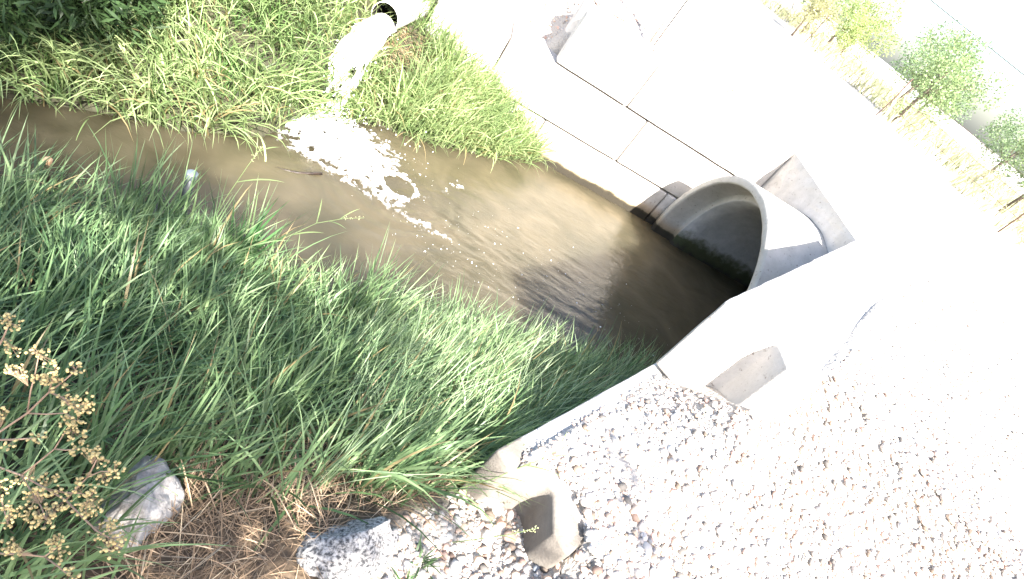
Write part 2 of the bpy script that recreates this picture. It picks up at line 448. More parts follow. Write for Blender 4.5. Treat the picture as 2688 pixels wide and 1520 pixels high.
pw = N(nt, 'ShaderNodeMath', operation='POWER'); pw.inputs[1].default_value = 2.6; nt.links.new(mr.outputs[0], pw.inputs[0])
pb = [n_ for n_ in nt.nodes if n_.type == 'BSDF_PRINCIPLED'][0]; nt.links.new(pw.outputs[0], pb.inputs['Alpha'])
foam = link('foam', me, FILM, None, True); tag(foam, 'white foam and splash on the brown water under the outlet pipe', 'foam', kind='stuff')

# ---------------------------------------------------------------- concrete blocks, culvert, headwall
def concrete_mat(name, a, b, stain=True, wet=True, dirt_shade=None):
    m, nt, p, out = mat(name)
    g = N(nt, 'ShaderNodeNewGeometry')
    n1 = N(nt, 'ShaderNodeTexNoise', Scale=5, Detail=9, Roughness=.7); nt.links.new(g.outputs['Position'], n1.inputs['Vector'])
    r = ramp(nt, [(.32, a), (.68, b)]); nt.links.new(n1.outputs[0], r.inputs[0]); last = r.outputs[0]
    # pits
    v = N(nt, 'ShaderNodeTexNoise', Scale=38, Detail=3); nt.links.new(g.outputs['Position'], v.inputs['Vector'])
    pr = ramp(nt, [(.27, (.35, .3, .27)), (.36, (1, 1, 1))]); nt.links.new(v.outputs[0], pr.inputs[0])
    mm = N(nt, 'ShaderNodeMix', data_type='RGBA', blend_type='MULTIPLY'); mm.inputs[0].default_value = .8
    nt.links.new(last, mm.inputs[6]); nt.links.new(pr.outputs[0], mm.inputs[7]); last = mm.outputs[2]
    if dirt_shade:  # earth stain plus painted shade on the keyed end of the lowest near block
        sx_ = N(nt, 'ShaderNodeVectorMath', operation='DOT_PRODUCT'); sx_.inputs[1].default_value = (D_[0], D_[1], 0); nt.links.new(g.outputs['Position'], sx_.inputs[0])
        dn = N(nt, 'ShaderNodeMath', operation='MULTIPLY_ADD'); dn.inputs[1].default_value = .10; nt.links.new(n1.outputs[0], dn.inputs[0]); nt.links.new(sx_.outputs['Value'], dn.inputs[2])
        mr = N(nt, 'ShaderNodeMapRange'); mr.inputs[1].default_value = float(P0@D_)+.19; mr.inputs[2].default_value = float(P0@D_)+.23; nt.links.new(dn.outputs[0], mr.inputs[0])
        dr = ramp(nt, [(.32, dirt_shade[0]), (.68, dirt_shade[1])]); nt.links.new(n1.outputs[0], dr.inputs[0])
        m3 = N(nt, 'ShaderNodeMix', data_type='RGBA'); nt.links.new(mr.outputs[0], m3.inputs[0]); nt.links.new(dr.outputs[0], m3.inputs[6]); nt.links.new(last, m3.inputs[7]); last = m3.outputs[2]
    if wet:   # brown silt line and dark slime at the water's edge
        sp = N(nt, 'ShaderNodeSeparateXYZ'); nt.links.new(g.outputs['Position'], sp.inputs[0])
        nn = N(nt, 'ShaderNodeTexNoise', Scale=4, Detail=6); nt.links.new(g.outputs['Position'], nn.inputs['Vector'])
        ad = N(nt, 'ShaderNodeMath', operation='MULTIPLY_ADD'); ad.inputs[1].default_value = -.14; nt.links.new(nn.outputs[0], ad.inputs[0]); nt.links.new(sp.outputs[2], ad.inputs[2])
        wr = ramp(nt, [(.0, (.05, .042, .025)), (.018, (.10, .085, .05)), (.035, (.5, .42, .30)), (.10, (.8, .68, .53)), (.2, (1, 1, 1))]); nt.links.new(ad.outputs[0], wr.inputs[0])
        m2 = N(nt, 'ShaderNodeMix', data_type='RGBA', blend_type='MULTIPLY'); m2.inputs[0].default_value = 1
        nt.links.new(last, m2.inputs[6]); nt.links.new(wr.outputs[0], m2.inputs[7]); last = m2.outputs[2]
    nt.links.new(last, p.inputs['Base Color']); p.inputs['Roughness'].default_value = .88
    b1 = N(nt, 'ShaderNodeTexNoise', Scale=70, Detail=7, Roughness=.7); nt.links.new(g.outputs['Position'], b1.inputs['Vector'])
    bp = N(nt, 'ShaderNodeBump', Strength=.55, Distance=.01); nt.links.new(b1.outputs[0], bp.inputs['Height']); nt.links.new(bp.outputs[0], p.inputs['Normal'])
    return m
CONC = concrete_mat('concrete', (.42, .395, .365), (.56, .53, .50))
CONC_DIRT_SHADE = concrete_mat('stained_shaded_concrete', (.42, .39, .35), (.56, .53, .49), wet=False, dirt_shade=((.12, .105, .09), (.21, .19, .165)))
CONC_PIPE = concrete_mat('pipe_concrete', (.36, .345, .315), (.48, .46, .43), wet=True)

def block(x, y, z, d, L, H, W=.61, g0=True, g1=True, label='', group='', m=None, nsign=None):
    """precast block: runs L along d from (x, y), W deep along its normal, upright keyway in each end"""
    d = np.array(d, float); d /= np.linalg.norm(d)
    n = np.array([-d[1], d[0]]) if nsign is None else np.array(nsign, float)
    gd, gw = .13, .15
    c = [(0, 0), (L, 0)]
    if g1: c += [(L, W/2-gw), (L-gd, W/2-.02), (L-gd, W/2+.02), (L, W/2+gw)]
    c += [(L, W), (0, W)]
    if g0: c += [(0, W/2+gw), (gd, W/2+.02), (gd, W/2-.02), (0, W/2-gw)]
    bm = bmesh.new()
    vs = [bm.verts.new((d[0]*u+n[0]*v, d[1]*u+n[1]*v, 0)) for u, v in c]
    f = bm.faces.new(vs); bm.normal_update()
    e = bmesh.ops.extrude_face_region(bm, geom=[f])
    bmesh.ops.translate(bm, vec=(0, 0, H), verts=[v for v in e['geom'] if isinstance(v, bmesh.types.BMVert)])
    bmesh.ops.recalc_face_normals(bm, faces=bm.faces)
    bmesh.ops.bevel(bm, geom=[q for q in bm.edges], offset=.016, segments=2, affect='EDGES', profile=.6)
    # slice and roughen so edges and faces are not dead straight
    for ax, no, ln in (((d[0], d[1], 0), 0, L), ((n[0], n[1], 0), 0, W), ((0, 0, 1), 0, H)):
        k = max(2, int(ln/.09))
        for i in range(1, k):
            bmesh.ops.bisect_plane(bm, geom=bm.verts[:]+bm.edges[:]+bm.faces[:], plane_co=Vector(ax)*(ln*i/k), plane_no=Vector(ax))
    P = np.array([v.co[:] for v in bm.verts]); Q = P+np.array([x, y, z])
    dx = (fbm(Q[:, 0]*9, Q[:, 1]*9, Q[:, 2]*9, seed=4, o=4)-.5)*.014
    dy = (fbm(Q[:, 0]*9, Q[:, 1]*9, Q[:, 2]*9, seed=5, o=4)-.5)*.014
    dz = (fbm(Q[:, 0]*9, Q[:, 1]*9, Q[:, 2]*9, seed=6, o=4)-.5)*.010
    for i, v in enumerate(bm.verts): v.co += Vector((dx[i], dy[i], dz[i]))
    o = bm_obj('concrete_block', bm, m or CONC, smooth=True)
    for e_ in o.data.edges: pass
    o.location = (x, y, z)
    tag(o, label, 'concrete block', group)
    return o
GAP = .024
FW = 'precast blocks of the retaining wall across the water'
for (a, b, z0, z1, g0, g1, lab) in [
    (-.19, 1.63, -.16, Z1, 0, 1, 'bottom block of the wall across the water, mostly behind the far bank grass'),
    (1.65, 3.46, -.16, Z1, 1, 1, 'bottom block across the water, middle one standing in the stream'),
    (3.48, 4.36, -.16, Z1, 1, 0, 'short bottom block right beside the big culvert mouth'),
    (.0, .815, Z1, Z2, 1, 0, 'second course half block at the left end of the wall across the water'),
    (.835, 2.635, Z1, Z2, 0, 1, 'second course block across the water between its left end block and culvert block'),
    (2.655, 4.36, Z1, Z2, 1, 0, 'second course block that ends above the side of the big culvert mouth'),
    (1.37, 2.325, Z2, Z3, 1, 1, 'top course block at the left end, beside the shaded gravel triangle'),
    (2.342, 4.36, Z2, Z3, 1, 0, 'long top course block ending at the corner above the culvert')]:
    yo = {(-.16): 0, Z1: .004, Z2: -.003}[z0]
    block(a, WALL_Y+yo+R.uniform(-.004, .004), z0+GAP*.7, (1, 0), b-a, z1-z0-GAP, g0=bool(g0), g1=bool(g1), label=lab, group=FW)
NW = 'precast blocks of the near wing wall'
def wing(s0, s1, z0, z1, lab, g0=True, m=None, to=0, W=.61):
    q = P0+D_*s0+N_*to
    block(q[0], q[1], z0+GAP*.7, tuple(D_), s1-s0, z1-z0-GAP, W=W, g0=g0, g1=False, label=lab, group=NW, m=m, nsign=N_)
wing(.0, 1.82, Z1, Z2, 'near wall end block with the brown stained, shade-painted keyed end above the gravel', m=CONC_DIRT_SHADE, W=.49)
wing(1.835, 3.6, Z1, Z2, 'near wall lower block under the raised block, beside the dark water')
wing(.9, 3.6, -.3, Z1, 'bottom near wall block standing in the water behind the tall grass')
wing(1.38, 3.15, Z2, Z3, 'near wall raised block with the shaded upright keyway in its end', to=.003)
wing(3.165, 4.68, Z2, Z3+.004, 'near wall raised block reaching the headwall above the culvert mouth', g0=False)

# headwall: slab across the channel with a round opening
def headwall():
    y0, y1, z0, z1 = 3.6, 7.12, -.7, Z3-.002
    cy, cz = PC; th = np.concatenate([np.linspace(0, 2*np.pi, 96, endpoint=False)] +
        [[math.atan2(zz-cz, yy-cy) % (2*np.pi)] for yy in (y0, y1) for zz in (z0, z1)]); th = np.unique(np.round(th, 6))
    C, O = [], []
    for t in th:
        dy, dz = math.cos(t), math.sin(t)
        C.append((cy+dy*(PR+.006), cz+dz*(PR+.006)))
        k = min(((y1-cy)/dy if dy > 1e-9 else (y0-cy)/dy if dy < -1e-9 else 1e9), ((z1-cz)/dz if dz > 1e-9 else (z0-cz)/dz if dz < -1e-9 else 1e9))
        O.append((cy+dy*k, cz+dz*k))
    n = len(th); V = []; rings = 7; X = (HEAD_X, HEAD_X+.61)
    for x in X:
        for i in range(rings):
            f = i/(rings-1)
            for (a, b), (c, e) in zip(C, O):
                V.append((x, a+(c-a)*f, b+(e-b)*f))
    F = []
    for s in (0, 1):
        o = s*rings*n
        for i in range(rings-1):
            for k in range(n):
                q = (o+i*n+k, o+i*n+(k+1) % n, o+(i+1)*n+(k+1) % n, o+(i+1)*n+k)
                F.append(q if s == 0 else q[::-1])
    for i, fl in ((0, 1), (rings-1, 0)):
        for k in range(n):
            q = (i*n+k, i*n+(k+1) % n, rings*n+i*n+(k+1) % n, rings*n+i*n+k)
            F.append(q if fl == 0 else q[::-1])
    V = np.array(V)
    nz = fbm(V[:, 1]*14, V[:, 2]*14, seed=90)-.5
    V[:rings*n, 0] += nz[:rings*n]*.03
    me = bpy.data.meshes.new('headwall'); me.from_pydata([tuple(v) for v in V-np.array([HEAD_X, cy, z0])], [], F); me.update()
    bm = bmesh.new(); bm.from_mesh(me); bmesh.ops.recalc_face_normals(bm, faces=bm.faces); bm.to_mesh(me); bm.free()
    o = link('headwall', me, CONC); o.location = (HEAD_X, cy, z0)
    return tag(o, 'rough concrete headwall with the culvert pipe running through it', 'headwall')
headwall()

def lathe_x(name, prof, cy, cz, x0, seg, matr, parent, rough=.0):
    V = []; F = []
    for (x, r) in prof:
        for k in range(seg):
            a = 2*math.pi*k/seg
            V.append((x-x0, r*math.cos(a), r*math.sin(a)))
    n = len(prof)
    for i in range(n-1):
        for k in range(seg):
            F.append((i*seg+k, i*seg+(k+1) % seg, (i+1)*seg+(k+1) % seg, (i+1)*seg+k))
    V = np.array(V)
    if rough:
        nz = fbm(V[:, 0]*12+5, V[:, 1]*12, V[:, 2]*12, seed=8)-.5
        V[:, 0] += nz*rough; rad = np.hypot(V[:, 1], V[:, 2])+1e-9; k = 1+(fbm(V[:, 0]*12+9, V[:, 1]*12, V[:, 2]*12, seed=18)-.5)*rough/rad
        V[:, 1] *= k; V[:, 2] *= k
    me = bpy.data.meshes.new(name); me.from_pydata([tuple(v) for v in V], [], F)
    bm = bmesh.new(); bm.from_mesh(me); bmesh.ops.recalc_face_normals(bm, faces=bm.faces); bm.to_mesh(me); bm.free()
    o = link(name, me, matr, None, True)
    if parent: o.parent = parent
    return o
cul = empty('culvert_pipe', (PX, PC[0], PC[1])); tag(cul, 'big round concrete culvert pipe that swallows the stream', 'culvert pipe')
# inner wall material: algae band along the waterline
m, nt, p, out = mat('culvert_inside')
g = N(nt, 'ShaderNodeNewGeometry'); sp = N(nt, 'ShaderNodeSeparateXYZ'); nt.links.new(g.outputs['Position'], sp.inputs[0])
n1 = N(nt, 'ShaderNodeTexNoise', Scale=7, Detail=9, Roughness=.7); nt.links.new(g.outputs['Position'], n1.inputs['Vector'])
r = ramp(nt, [(.3, (.33, .325, .32)), (.7, (.47, .46, .455))]); nt.links.new(n1.outputs[0], r.inputs[0])
ad = N(nt, 'ShaderNodeMath', operation='MULTIPLY_ADD'); ad.inputs[1].default_value = -.42; nt.links.new(n1.outputs[0], ad.inputs[0]); nt.links.new(sp.outputs[2], ad.inputs[2])
al = ramp(nt, [(.0, (.055, .045, .03)), (.03, (.07, .085, .03)), (.13, (.13, .145, .06)), (.2, (.45, .46, .38)), (.28, (1, 1, 1))])
ad2 = N(nt, 'ShaderNodeMath', operation='ADD'); ad2.inputs[1].default_value = .20; nt.links.new(ad.outputs[0], ad2.inputs[0]); nt.links.new(ad2.outputs[0], al.inputs[0])
mm = N(nt, 'ShaderNodeMix', data_type='RGBA', blend_type='MULTIPLY'); mm.inputs[0].default_value = 1
nt.links.new(r.outputs[0], mm.inputs[6]); nt.links.new(al.outputs[0], mm.inputs[7]); nt.links.new(mm.outputs[2], p.inputs['Base Color'])
p.inputs['Roughness'].default_value = .8
vp = N(nt, 'ShaderNodeTexVoronoi', Scale=30); nt.links.new(g.outputs['Position'], vp.inputs['Vector'])
bp = N(nt, 'ShaderNodeBump', Strength=.3, Distance=.006); nt.links.new(vp.outputs['Distance'], bp.inputs['Height']); nt.links.new(bp.outputs[0], p.inputs['Normal'])
INSIDE = m
xs = list(np.linspace(PX+.012, 5.2, 16))+[12]
lathe_x('outer_shell', [(PX+.014, PR-.004)]+[(x+.03, PR) for x in xs], *PC, PX, 128, CONC_PIPE, cul, .012)
lathe_x('rim', [(PX+.016, PR-.002), (PX+.004, PR-.014), (PX, PR-.04), (PX, 1.188), (PX+.006, 1.175), (PX+.03, 1.17)], *PC, PX, 160, CONC_PIPE, cul, .012)
lathe_x('bell', [(PX+.03, 1.17), (PX+.12, 1.166), (PX+.27, 1.162), (PX+.285, 1.155), (PX+.29, 1.10)], *PC, PX, 128, CONC_PIPE, cul, .006)
lathe_x('barrel', [(PX+.29, 1.10), (PX+.296, 1.085), (PX+.5, 1.08), (PX+1, 1.08), (PX+2, 1.08), (PX+4, 1.08), (12, 1.08), (12, .001)], *PC, PX, 128, INSIDE, cul, .008)

# ---------------------------------------------------------------- outlet pipe and its jet
OP = Vector((-.37, 5.86, .775)); az = math.radians(13); od = Vector((math.sin(az), math.cos(az), 0))
WHITEP, nt, p, out = mat('pale_plastic'); p.inputs['Base Color'].default_value = (.62, .6, .56, 1); p.inputs['Roughness'].default_value = .5
DARKP, nt, p, out = mat('pipe_inside_dark'); p.inputs['Specular IOR Level'].default_value = .1; p.inputs['Base Color'].default_value = (.012, .011, .010, 1); p.inputs['Roughness'].default_value = .7
op = empty('outlet_pipe', OP); tag(op, 'pale outlet pipe on the far bank pouring a jet into the stream', 'pipe')
sx = od.cross(Vector((0, 0, 1)))
def ring_pts(c, r, n=48): return [c+(sx*math.cos(2*math.pi*k/n)+Vector((0, 0, 1))*math.sin(2*math.pi*k/n))*r for k in range(n)]
def sweep(name, prof, matr, parent):
    V = []; F = []; n = 48
    for (s, r) in prof: V += [tuple(v) for v in ring_pts(od*s, r, n)]
    for i in range(len(prof)-1):
        for k in range(n): F.append((i*n+k, i*n+(k+1) % n, (i+1)*n+(k+1) % n, (i+1)*n+k))
    me = bpy.data.meshes.new(name); me.from_pydata(V, [], F); me.update()
    o = link(name, me, matr, None, True); o.parent = parent; return o
sweep('pipe_wall', [(0.0, .130), (0, .137), (.03, .138), (.5, .138), (1.2, .138), (2.2, .138)], WHITEP, op)
sweep('pipe_bore', [(0.0, .130), (.2, .129), (1.0, .129), (1.6, .129), (1.6, .001)], DARKP, op)

# jet: a thick falling sheet along a parabola, streaked, torn near the bottom
v0 = 1.95; T = math.sqrt(2*.72/9.81); nU = 90; nS = 44
V = []; keepF = []
for i in range(nU+1):
    t = -.06+(T*1.02+.06)*i/nU
    c = Vector((-.37, 5.86, .69))-od*(v0*max(t, 0)*.98)-od*(v0*min(t, 0)); c.z = .69-.5*9.81*max(t, 0)**2
    vel = Vector((-od.x*v0, -od.y*v0, -9.81*max(t, 0))).normalized(); up = sx.cross(vel)
    f = max(t, 0)/T; w = .118+.062*f; h = .07+.035*f
    for k in range(nS):
        a = 2*math.pi*k/nS
        nzz = (fbm(math.cos(a)*3+5, math.sin(a)*3+5, i*.06, seed=15, o=4)-.5)*(.35+.9*f)
        q = c+sx*(math.cos(a)*w*(1+nzz*.5))+up*(math.sin(a)*h*(1+nzz*1.4)); V.append(tuple(q))
V = np.array(V); F = []
for i in range(nU):
    for k in range(nS):
        F.append((i*nS+k, i*nS+(k+1) % nS, (i+1)*nS+(k+1) % nS, (i+1)*nS+k))
F = np.array(F); cen = V[F].mean(1)
ii = np.arange(len(F))//nS; kk = np.arange(len(F)) % nS
tear = fbm(kk*.35, ii*.11, seed=19, o=3)
hole = (tear > .73-.08*(ii/nU)) & (ii > nU*.45)
F = F[~hole]
nd = 700; u = rng.uniform(0, 1, nd)**.7; tt = u*T
dp = np.stack([-.37-od.x*v0*tt+rng.normal(0, .09, nd)*(.6+u), 5.86-od.y*v0*tt+rng.normal(0, .045, nd), .69-.5*9.81*tt**2+rng.normal(0, .03, nd)*(1+u)], 1)
dp[:, 2] = np.maximum(dp[:, 2], .01)
dv, df_, _ = stones(dp, rng.uniform(.003, .010, nd), np.ones((nd, 3)), 1, 1)
V = np.concatenate([V, dv]); o_ = np.array([-.43, 5.04, 0])
me = np_mesh('water_jet', V-o_, [F, df_+nS*(nU+1)])
jet = link('water_jet', me, FOAM, None, True); jet.location = tuple(o_)
tag(jet, 'white jet of water falling from the outlet pipe into the foam', 'water jet')

BIGSTONES = [
    (1.208, 1.34, 0.029, (0.42, 0.33, 0.3), 'pinkish round stone against the foot of the brown wall end', 3),
    (1.131, 1.244, 0.023, (0.5, 0.44, 0.36), 'cream round stone on the gravel left of the wall end', 4),
    (1.189, 1.218, 0.034, (0.46, 0.34, 0.28), 'flat salmon coloured stone below the wall end', 5),
    (1.091, 1.194, 0.037, (0.46, 0.44, 0.42), 'large pale stone at the edge of the straw, below the wall end', 6),
    (1.363, 1.178, 0.029, (0.52, 0.5, 0.48), 'white oval stone, left one of two beneath the wall corner', 7),
    (1.423, 1.178, 0.029, (0.5, 0.46, 0.4), 'cream oval stone, right one of two beneath the wall corner', 8),
    (1.441, 1.132, 0.026, (0.26, 0.31, 0.36), 'smooth blue grey stone near the bottom edge', 9),
    (1.284, 1.09, 0.019, (0.2, 0.22, 0.25), 'small slate grey stone at the bottom edge', 10),
    (1.333, 1.096, 0.027, (0.52, 0.5, 0.49), 'white round stone between the two blue grey stones', 11),
    (1.217, 1.147, 0.02, (0.5, 0.47, 0.44), 'pale wedge shaped stone below the salmon stone', 12),
    (0.966, 1.268, 0.02, (0.4, 0.4, 0.38), 'grey white stone at the edge of the tall grass', 13),
    (1.23, 1.106, 0.019, (0.46, 0.3, 0.24), 'orange tinted stone at the bottom below the wall end', 14),
    (1.514, 1.478, 0.017, (0.45, 0.33, 0.25), 'tan orange stone on the gravel above the near wall end', 15),
    (1.686, 1.198, 0.028, (0.5, 0.46, 0.42), 'pale oval stone low on the gravel slope', 16)]
STEMS = [
   [(-0.463, 0.733, 1.35), (-0.432, 0.737, 1.42), (-0.391, 0.752, 1.5), (-0.357, 0.756, 1.6), (-0.318, 0.731, 1.64), (-0.296, 0.708, 1.66)] ,
   [(-0.391, 0.752, 1.5), (-0.392, 0.759, 1.58), (-0.39, 0.765, 1.63), (-0.393, 0.778, 1.68)] ,
   [(-0.391, 0.752, 1.5), (-0.355, 0.752, 1.52), (-0.319, 0.751, 1.55), (-0.287, 0.731, 1.57)] ,
   [(-0.357, 0.756, 1.6), (-0.355, 0.759, 1.64), (-0.35, 0.758, 1.68)] ,
   [(-0.357, 0.756, 1.6), (-0.336, 0.756, 1.65), (-0.317, 0.759, 1.7)] ,
   [(-0.468, 0.741, 1.25), (-0.418, 0.717, 1.3), (-0.359, 0.687, 1.36), (-0.289, 0.648, 1.42), (-0.238, 0.619, 1.46), (-0.181, 0.576, 1.5), (-0.147, 0.549, 1.53), (-0.121, 0.532, 1.56)] ,
   [(-0.359, 0.687, 1.36), (-0.333, 0.698, 1.42), (-0.31, 0.705, 1.48), (-0.304, 0.723, 1.52), (-0.289, 0.718, 1.55)] ,
   [(-0.31, 0.705, 1.48), (-0.286, 0.7, 1.5), (-0.263, 0.7, 1.52)] ,
   [(-0.238, 0.619, 1.46), (-0.223, 0.623, 1.52), (-0.212, 0.63, 1.56), (-0.191, 0.63, 1.6), (-0.166, 0.623, 1.63)] ,
   [(-0.212, 0.63, 1.56), (-0.207, 0.633, 1.6), (-0.203, 0.63, 1.64)] ,
   [(-0.289, 0.648, 1.42), (-0.246, 0.624, 1.48), (-0.211, 0.614, 1.52), (-0.188, 0.601, 1.55)] ,
   [(-0.359, 0.687, 1.36), (-0.312, 0.636, 1.42), (-0.271, 0.595, 1.46), (-0.241, 0.557, 1.5)] ,
   [(-0.361, 0.572, 1.2), (-0.325, 0.569, 1.24), (-0.274, 0.557, 1.3), (-0.228, 0.542, 1.36), (-0.207, 0.545, 1.42)] ,
   [(-0.228, 0.542, 1.36), (-0.191, 0.517, 1.4), (-0.159, 0.495, 1.43)] ,
   [(-0.564, 0.911, 1.4), (-0.541, 0.912, 1.46), (-0.532, 0.909, 1.5), (-0.524, 0.913, 1.55)] ,
   [(-0.459, 0.745, 1.35), (-0.409, 0.737, 1.4), (-0.361, 0.73, 1.45)] ,
   [(-0.418, 0.717, 1.3), (-0.372, 0.635, 1.38), (-0.334, 0.589, 1.42), (-0.304, 0.552, 1.45)] ,
]
HEADS = [ (-0.536, 0.919, 1.55),(-0.509, 0.901, 1.56),(-0.518, 0.886, 1.5),(-0.495, 0.874, 1.5),(-0.41, 0.796, 1.66),(-0.38, 0.78, 1.68),(-0.424, 0.776, 1.6),(-0.449, 0.795, 1.58),(-0.378, 0.756, 1.63),(-0.358, 0.759, 1.68),(-0.353, 0.746, 1.66),(-0.319, 0.763, 1.7),(-0.335, 0.742, 1.65),(-0.31, 0.721, 1.66),(-0.292, 0.701, 1.66),(-0.278, 0.719, 1.67),(-0.269, 0.71, 1.66),(-0.28, 0.715, 1.6),(-0.287, 0.713, 1.56),(-0.272, 0.708, 1.55),(-0.303, 0.718, 1.58),(-0.355, 0.726, 1.46),(-0.4, 0.709, 1.42),(-0.263, 0.7, 1.52),(-0.223, 0.652, 1.62),(-0.198, 0.628, 1.64),(-0.166, 0.622, 1.64),(-0.219, 0.624, 1.56),(-0.177, 0.618, 1.6),(-0.342, 0.663, 1.4),(-0.289, 0.651, 1.46),(-0.296, 0.613, 1.45),(-0.283, 0.621, 1.46),(-0.254, 0.626, 1.48),(-0.208, 0.612, 1.54),(-0.184, 0.597, 1.56),(-0.169, 0.586, 1.55),(-0.193, 0.579, 1.53),(-0.178, 0.58, 1.53),(-0.249, 0.58, 1.48),(-0.235, 0.592, 1.5),(-0.287, 0.577, 1.46),(-0.266, 0.559, 1.47),(-0.239, 0.55, 1.5),(-0.139, 0.562, 1.55),(-0.118, 0.544, 1.57),(-0.14, 0.531, 1.55),(-0.103, 0.525, 1.56),(-0.104, 0.506, 1.56),(-0.306, 0.543, 1.46),(-0.311, 0.574, 1.45),(-0.339, 0.592, 1.42),(-0.299, 0.547, 1.35),(-0.28, 0.54, 1.35),(-0.206, 0.541, 1.43),(-0.195, 0.528, 1.42),(-0.22, 0.553, 1.42),(-0.159, 0.495, 1.43),(-0.358, 0.629, 1.42),(-0.444, 0.761, 1.45) ]

# ---------------------------------------------------------------- stones and gravel
def gravel_cols(n, base=(.50, .455, .415)):
    c = np.array(base)[None]*rng.uniform(.65, 1.2, (n, 1))
    tint = rng.choice(4, n, p=[.6, .2, .06, .14])
    tt = np.array([[1, 1, 1], [1.08, .92, .78], [.85, .92, 1.0], [1.15, .86, .76]])[tint]
    c[rng.uniform(size=n) < .09] *= .3
    return np.clip(c*tt, .03, .75)
def visible(x, y, z, mrg=60):
    d = np.stack([x, y, z-CAMH], -1); w = d@np.array(fw)
    u = 1344+1550.57*(d@np.array(rr))/w; v = 760-1550.57*(d@np.array(uu))/w
    return (w > 0) & (u > -mrg) & (u < 2688+mrg) & (v > -mrg) & (v < 1520+mrg)
def scatter(n, x0, x1, y0, y1, fn):
    x = rng.uniform(x0, x1, n); y = rng.uniform(y0, y1, n); k = fn(x, y); x, y = x[k], y[k]; return x, y, G(x, y)
on_gravel = lambda x, y: (rng.uniform(.25, .62, len(x)) < fbm(x*2.4, y*2.4, seed=88)+.12*sm(2.6, .8, y)) & (gravelness(x, y) > rng.uniform(.3, .95, len(x))) & ~((st(x, y)[1] < .62) & (st(x, y)[0] > 1.36)) & (st(x, y)[1] > -.05)
parts = []
for n, (x0, x1, y0, y1), (smin, smax) in [(34000, (.55, 3.6, .2, 2.6), (.004, .010)), (8500, (.55, 3.6, .2, 2.6), (.010, .022)), (16000, (2.2, 7, 1.0, 5), (.007, .017)), (1300, (.6, 3.2, .3, 2.6), (.018, .030)), (110, (.8, 2.2, .6, 1.45), (.02, .034)),
                                       (5000, (.5, 4.3, 7.1, 9), (.010, .03))]:
    if y0 > 7: x, y, z = scatter(n, x0, x1, y0, y1, lambda x, y: np.ones(len(x), bool))
    else: x, y, z = scatter(n, x0, x1, y0, y1, on_gravel)
    k = visible(x, y, z); x, y, z = x[k], y[k], z[k]
    s = rng.uniform(smin, smax, len(x))**1.0
    parts.append(stones(np.stack([x, y, z+s*.12], 1), s, gravel_cols(len(x)), 1, .62))
# gravel on the stepped block top at the shaded triangle
V = []; F = []; C = []; o = 0
for a, b, c in parts: V.append(a); F.append(b+o); C.append(c); o += len(a)
STONE = col_mat('stone', .85, .4)
gv = link('gravel', np_mesh('gravel', np.concatenate(V), np.concatenate(F), np.concatenate(C)), STONE, None, True)
tag(gv, 'pale mixed river gravel spread over the fill behind the walls', 'gravel', kind='stuff')

def rock(name, loc, size, col, label, cat, sub=4, seed=1, amp=.35, m=None, rot=0, group=None, sink=.3):
    V0, F0 = ico(sub); rs = np.random.default_rng(seed)
    V = V0.copy()
    for _ in range(14 if amp > .3 else 0):      # chop with planes for flat faces
        nn = rs.normal(size=3); nn /= np.linalg.norm(nn); dd = rs.uniform(.62, .9); k = V@nn
        V = np.where((k > dd)[:, None], V-(k-dd)[:, None]*nn, V)
    r = 1+amp*(fbm(V[:, 0]*2+seed, V[:, 1]*2, V[:, 2]*2, seed=seed)-.5)+amp*.25*(fbm(V[:, 0]*9+seed, V[:, 1]*9, V[:, 2]*9, seed=seed+1)-.5)
    V = V*r[:, None]*np.array(size); c, s = math.cos(rot), math.sin(rot)
    V = V@np.array([[c, s, 0], [-s, c, 0], [0, 0, 1]])
    me = np_mesh(name, V, F0, np.repeat(np.array([col]), len(V), 0))
    o = link(name, me, m or STONE, None, True); o.location = (loc[0], loc[1], float(G(loc[0], loc[1]))+size[2]*(1-sink*2)*.5 if len(loc) < 3 else loc[2])
    return tag(o, label, cat, group)
GRAN = noise_mat('granite', [(.40, (.05, .05, .052)), (.5, (.27, .26, .25)), (.64, (.46, .44, .42))], scale=85, rough=.85, bump=.8, bscale=50, dist=.012)
PALEROCK = noise_mat('pale_rock', [(.35, (.22, .2, .185)), (.65, (.46, .43, .40))], scale=22, rough=.9, bump=.8, bscale=40, dist=.015)
rock('boulder', (.51, .92, .93), (.19, .14, .14), (.4, .4, .4), 'grey speckled granite boulder at the bottom of the dry grass', 'boulder', 5, 12, .4, GRAN, .5)
rock('boulder', (-.15, .89, .935), (.11, .15, .11), (.4, .4, .4), 'pale angular boulder half buried in dry grass by the dried flowers', 'boulder', 5, 21, .5, PALEROCK, .6)
for (u, v, s, c, lab, sd) in BIGSTONES:
    x, y = u, v
    rock('cobble', (x, y), (s, s*.78, s*.6), c, lab, 'stone', 3, sd, .15, STONE, sd*1.3, sink=.15)

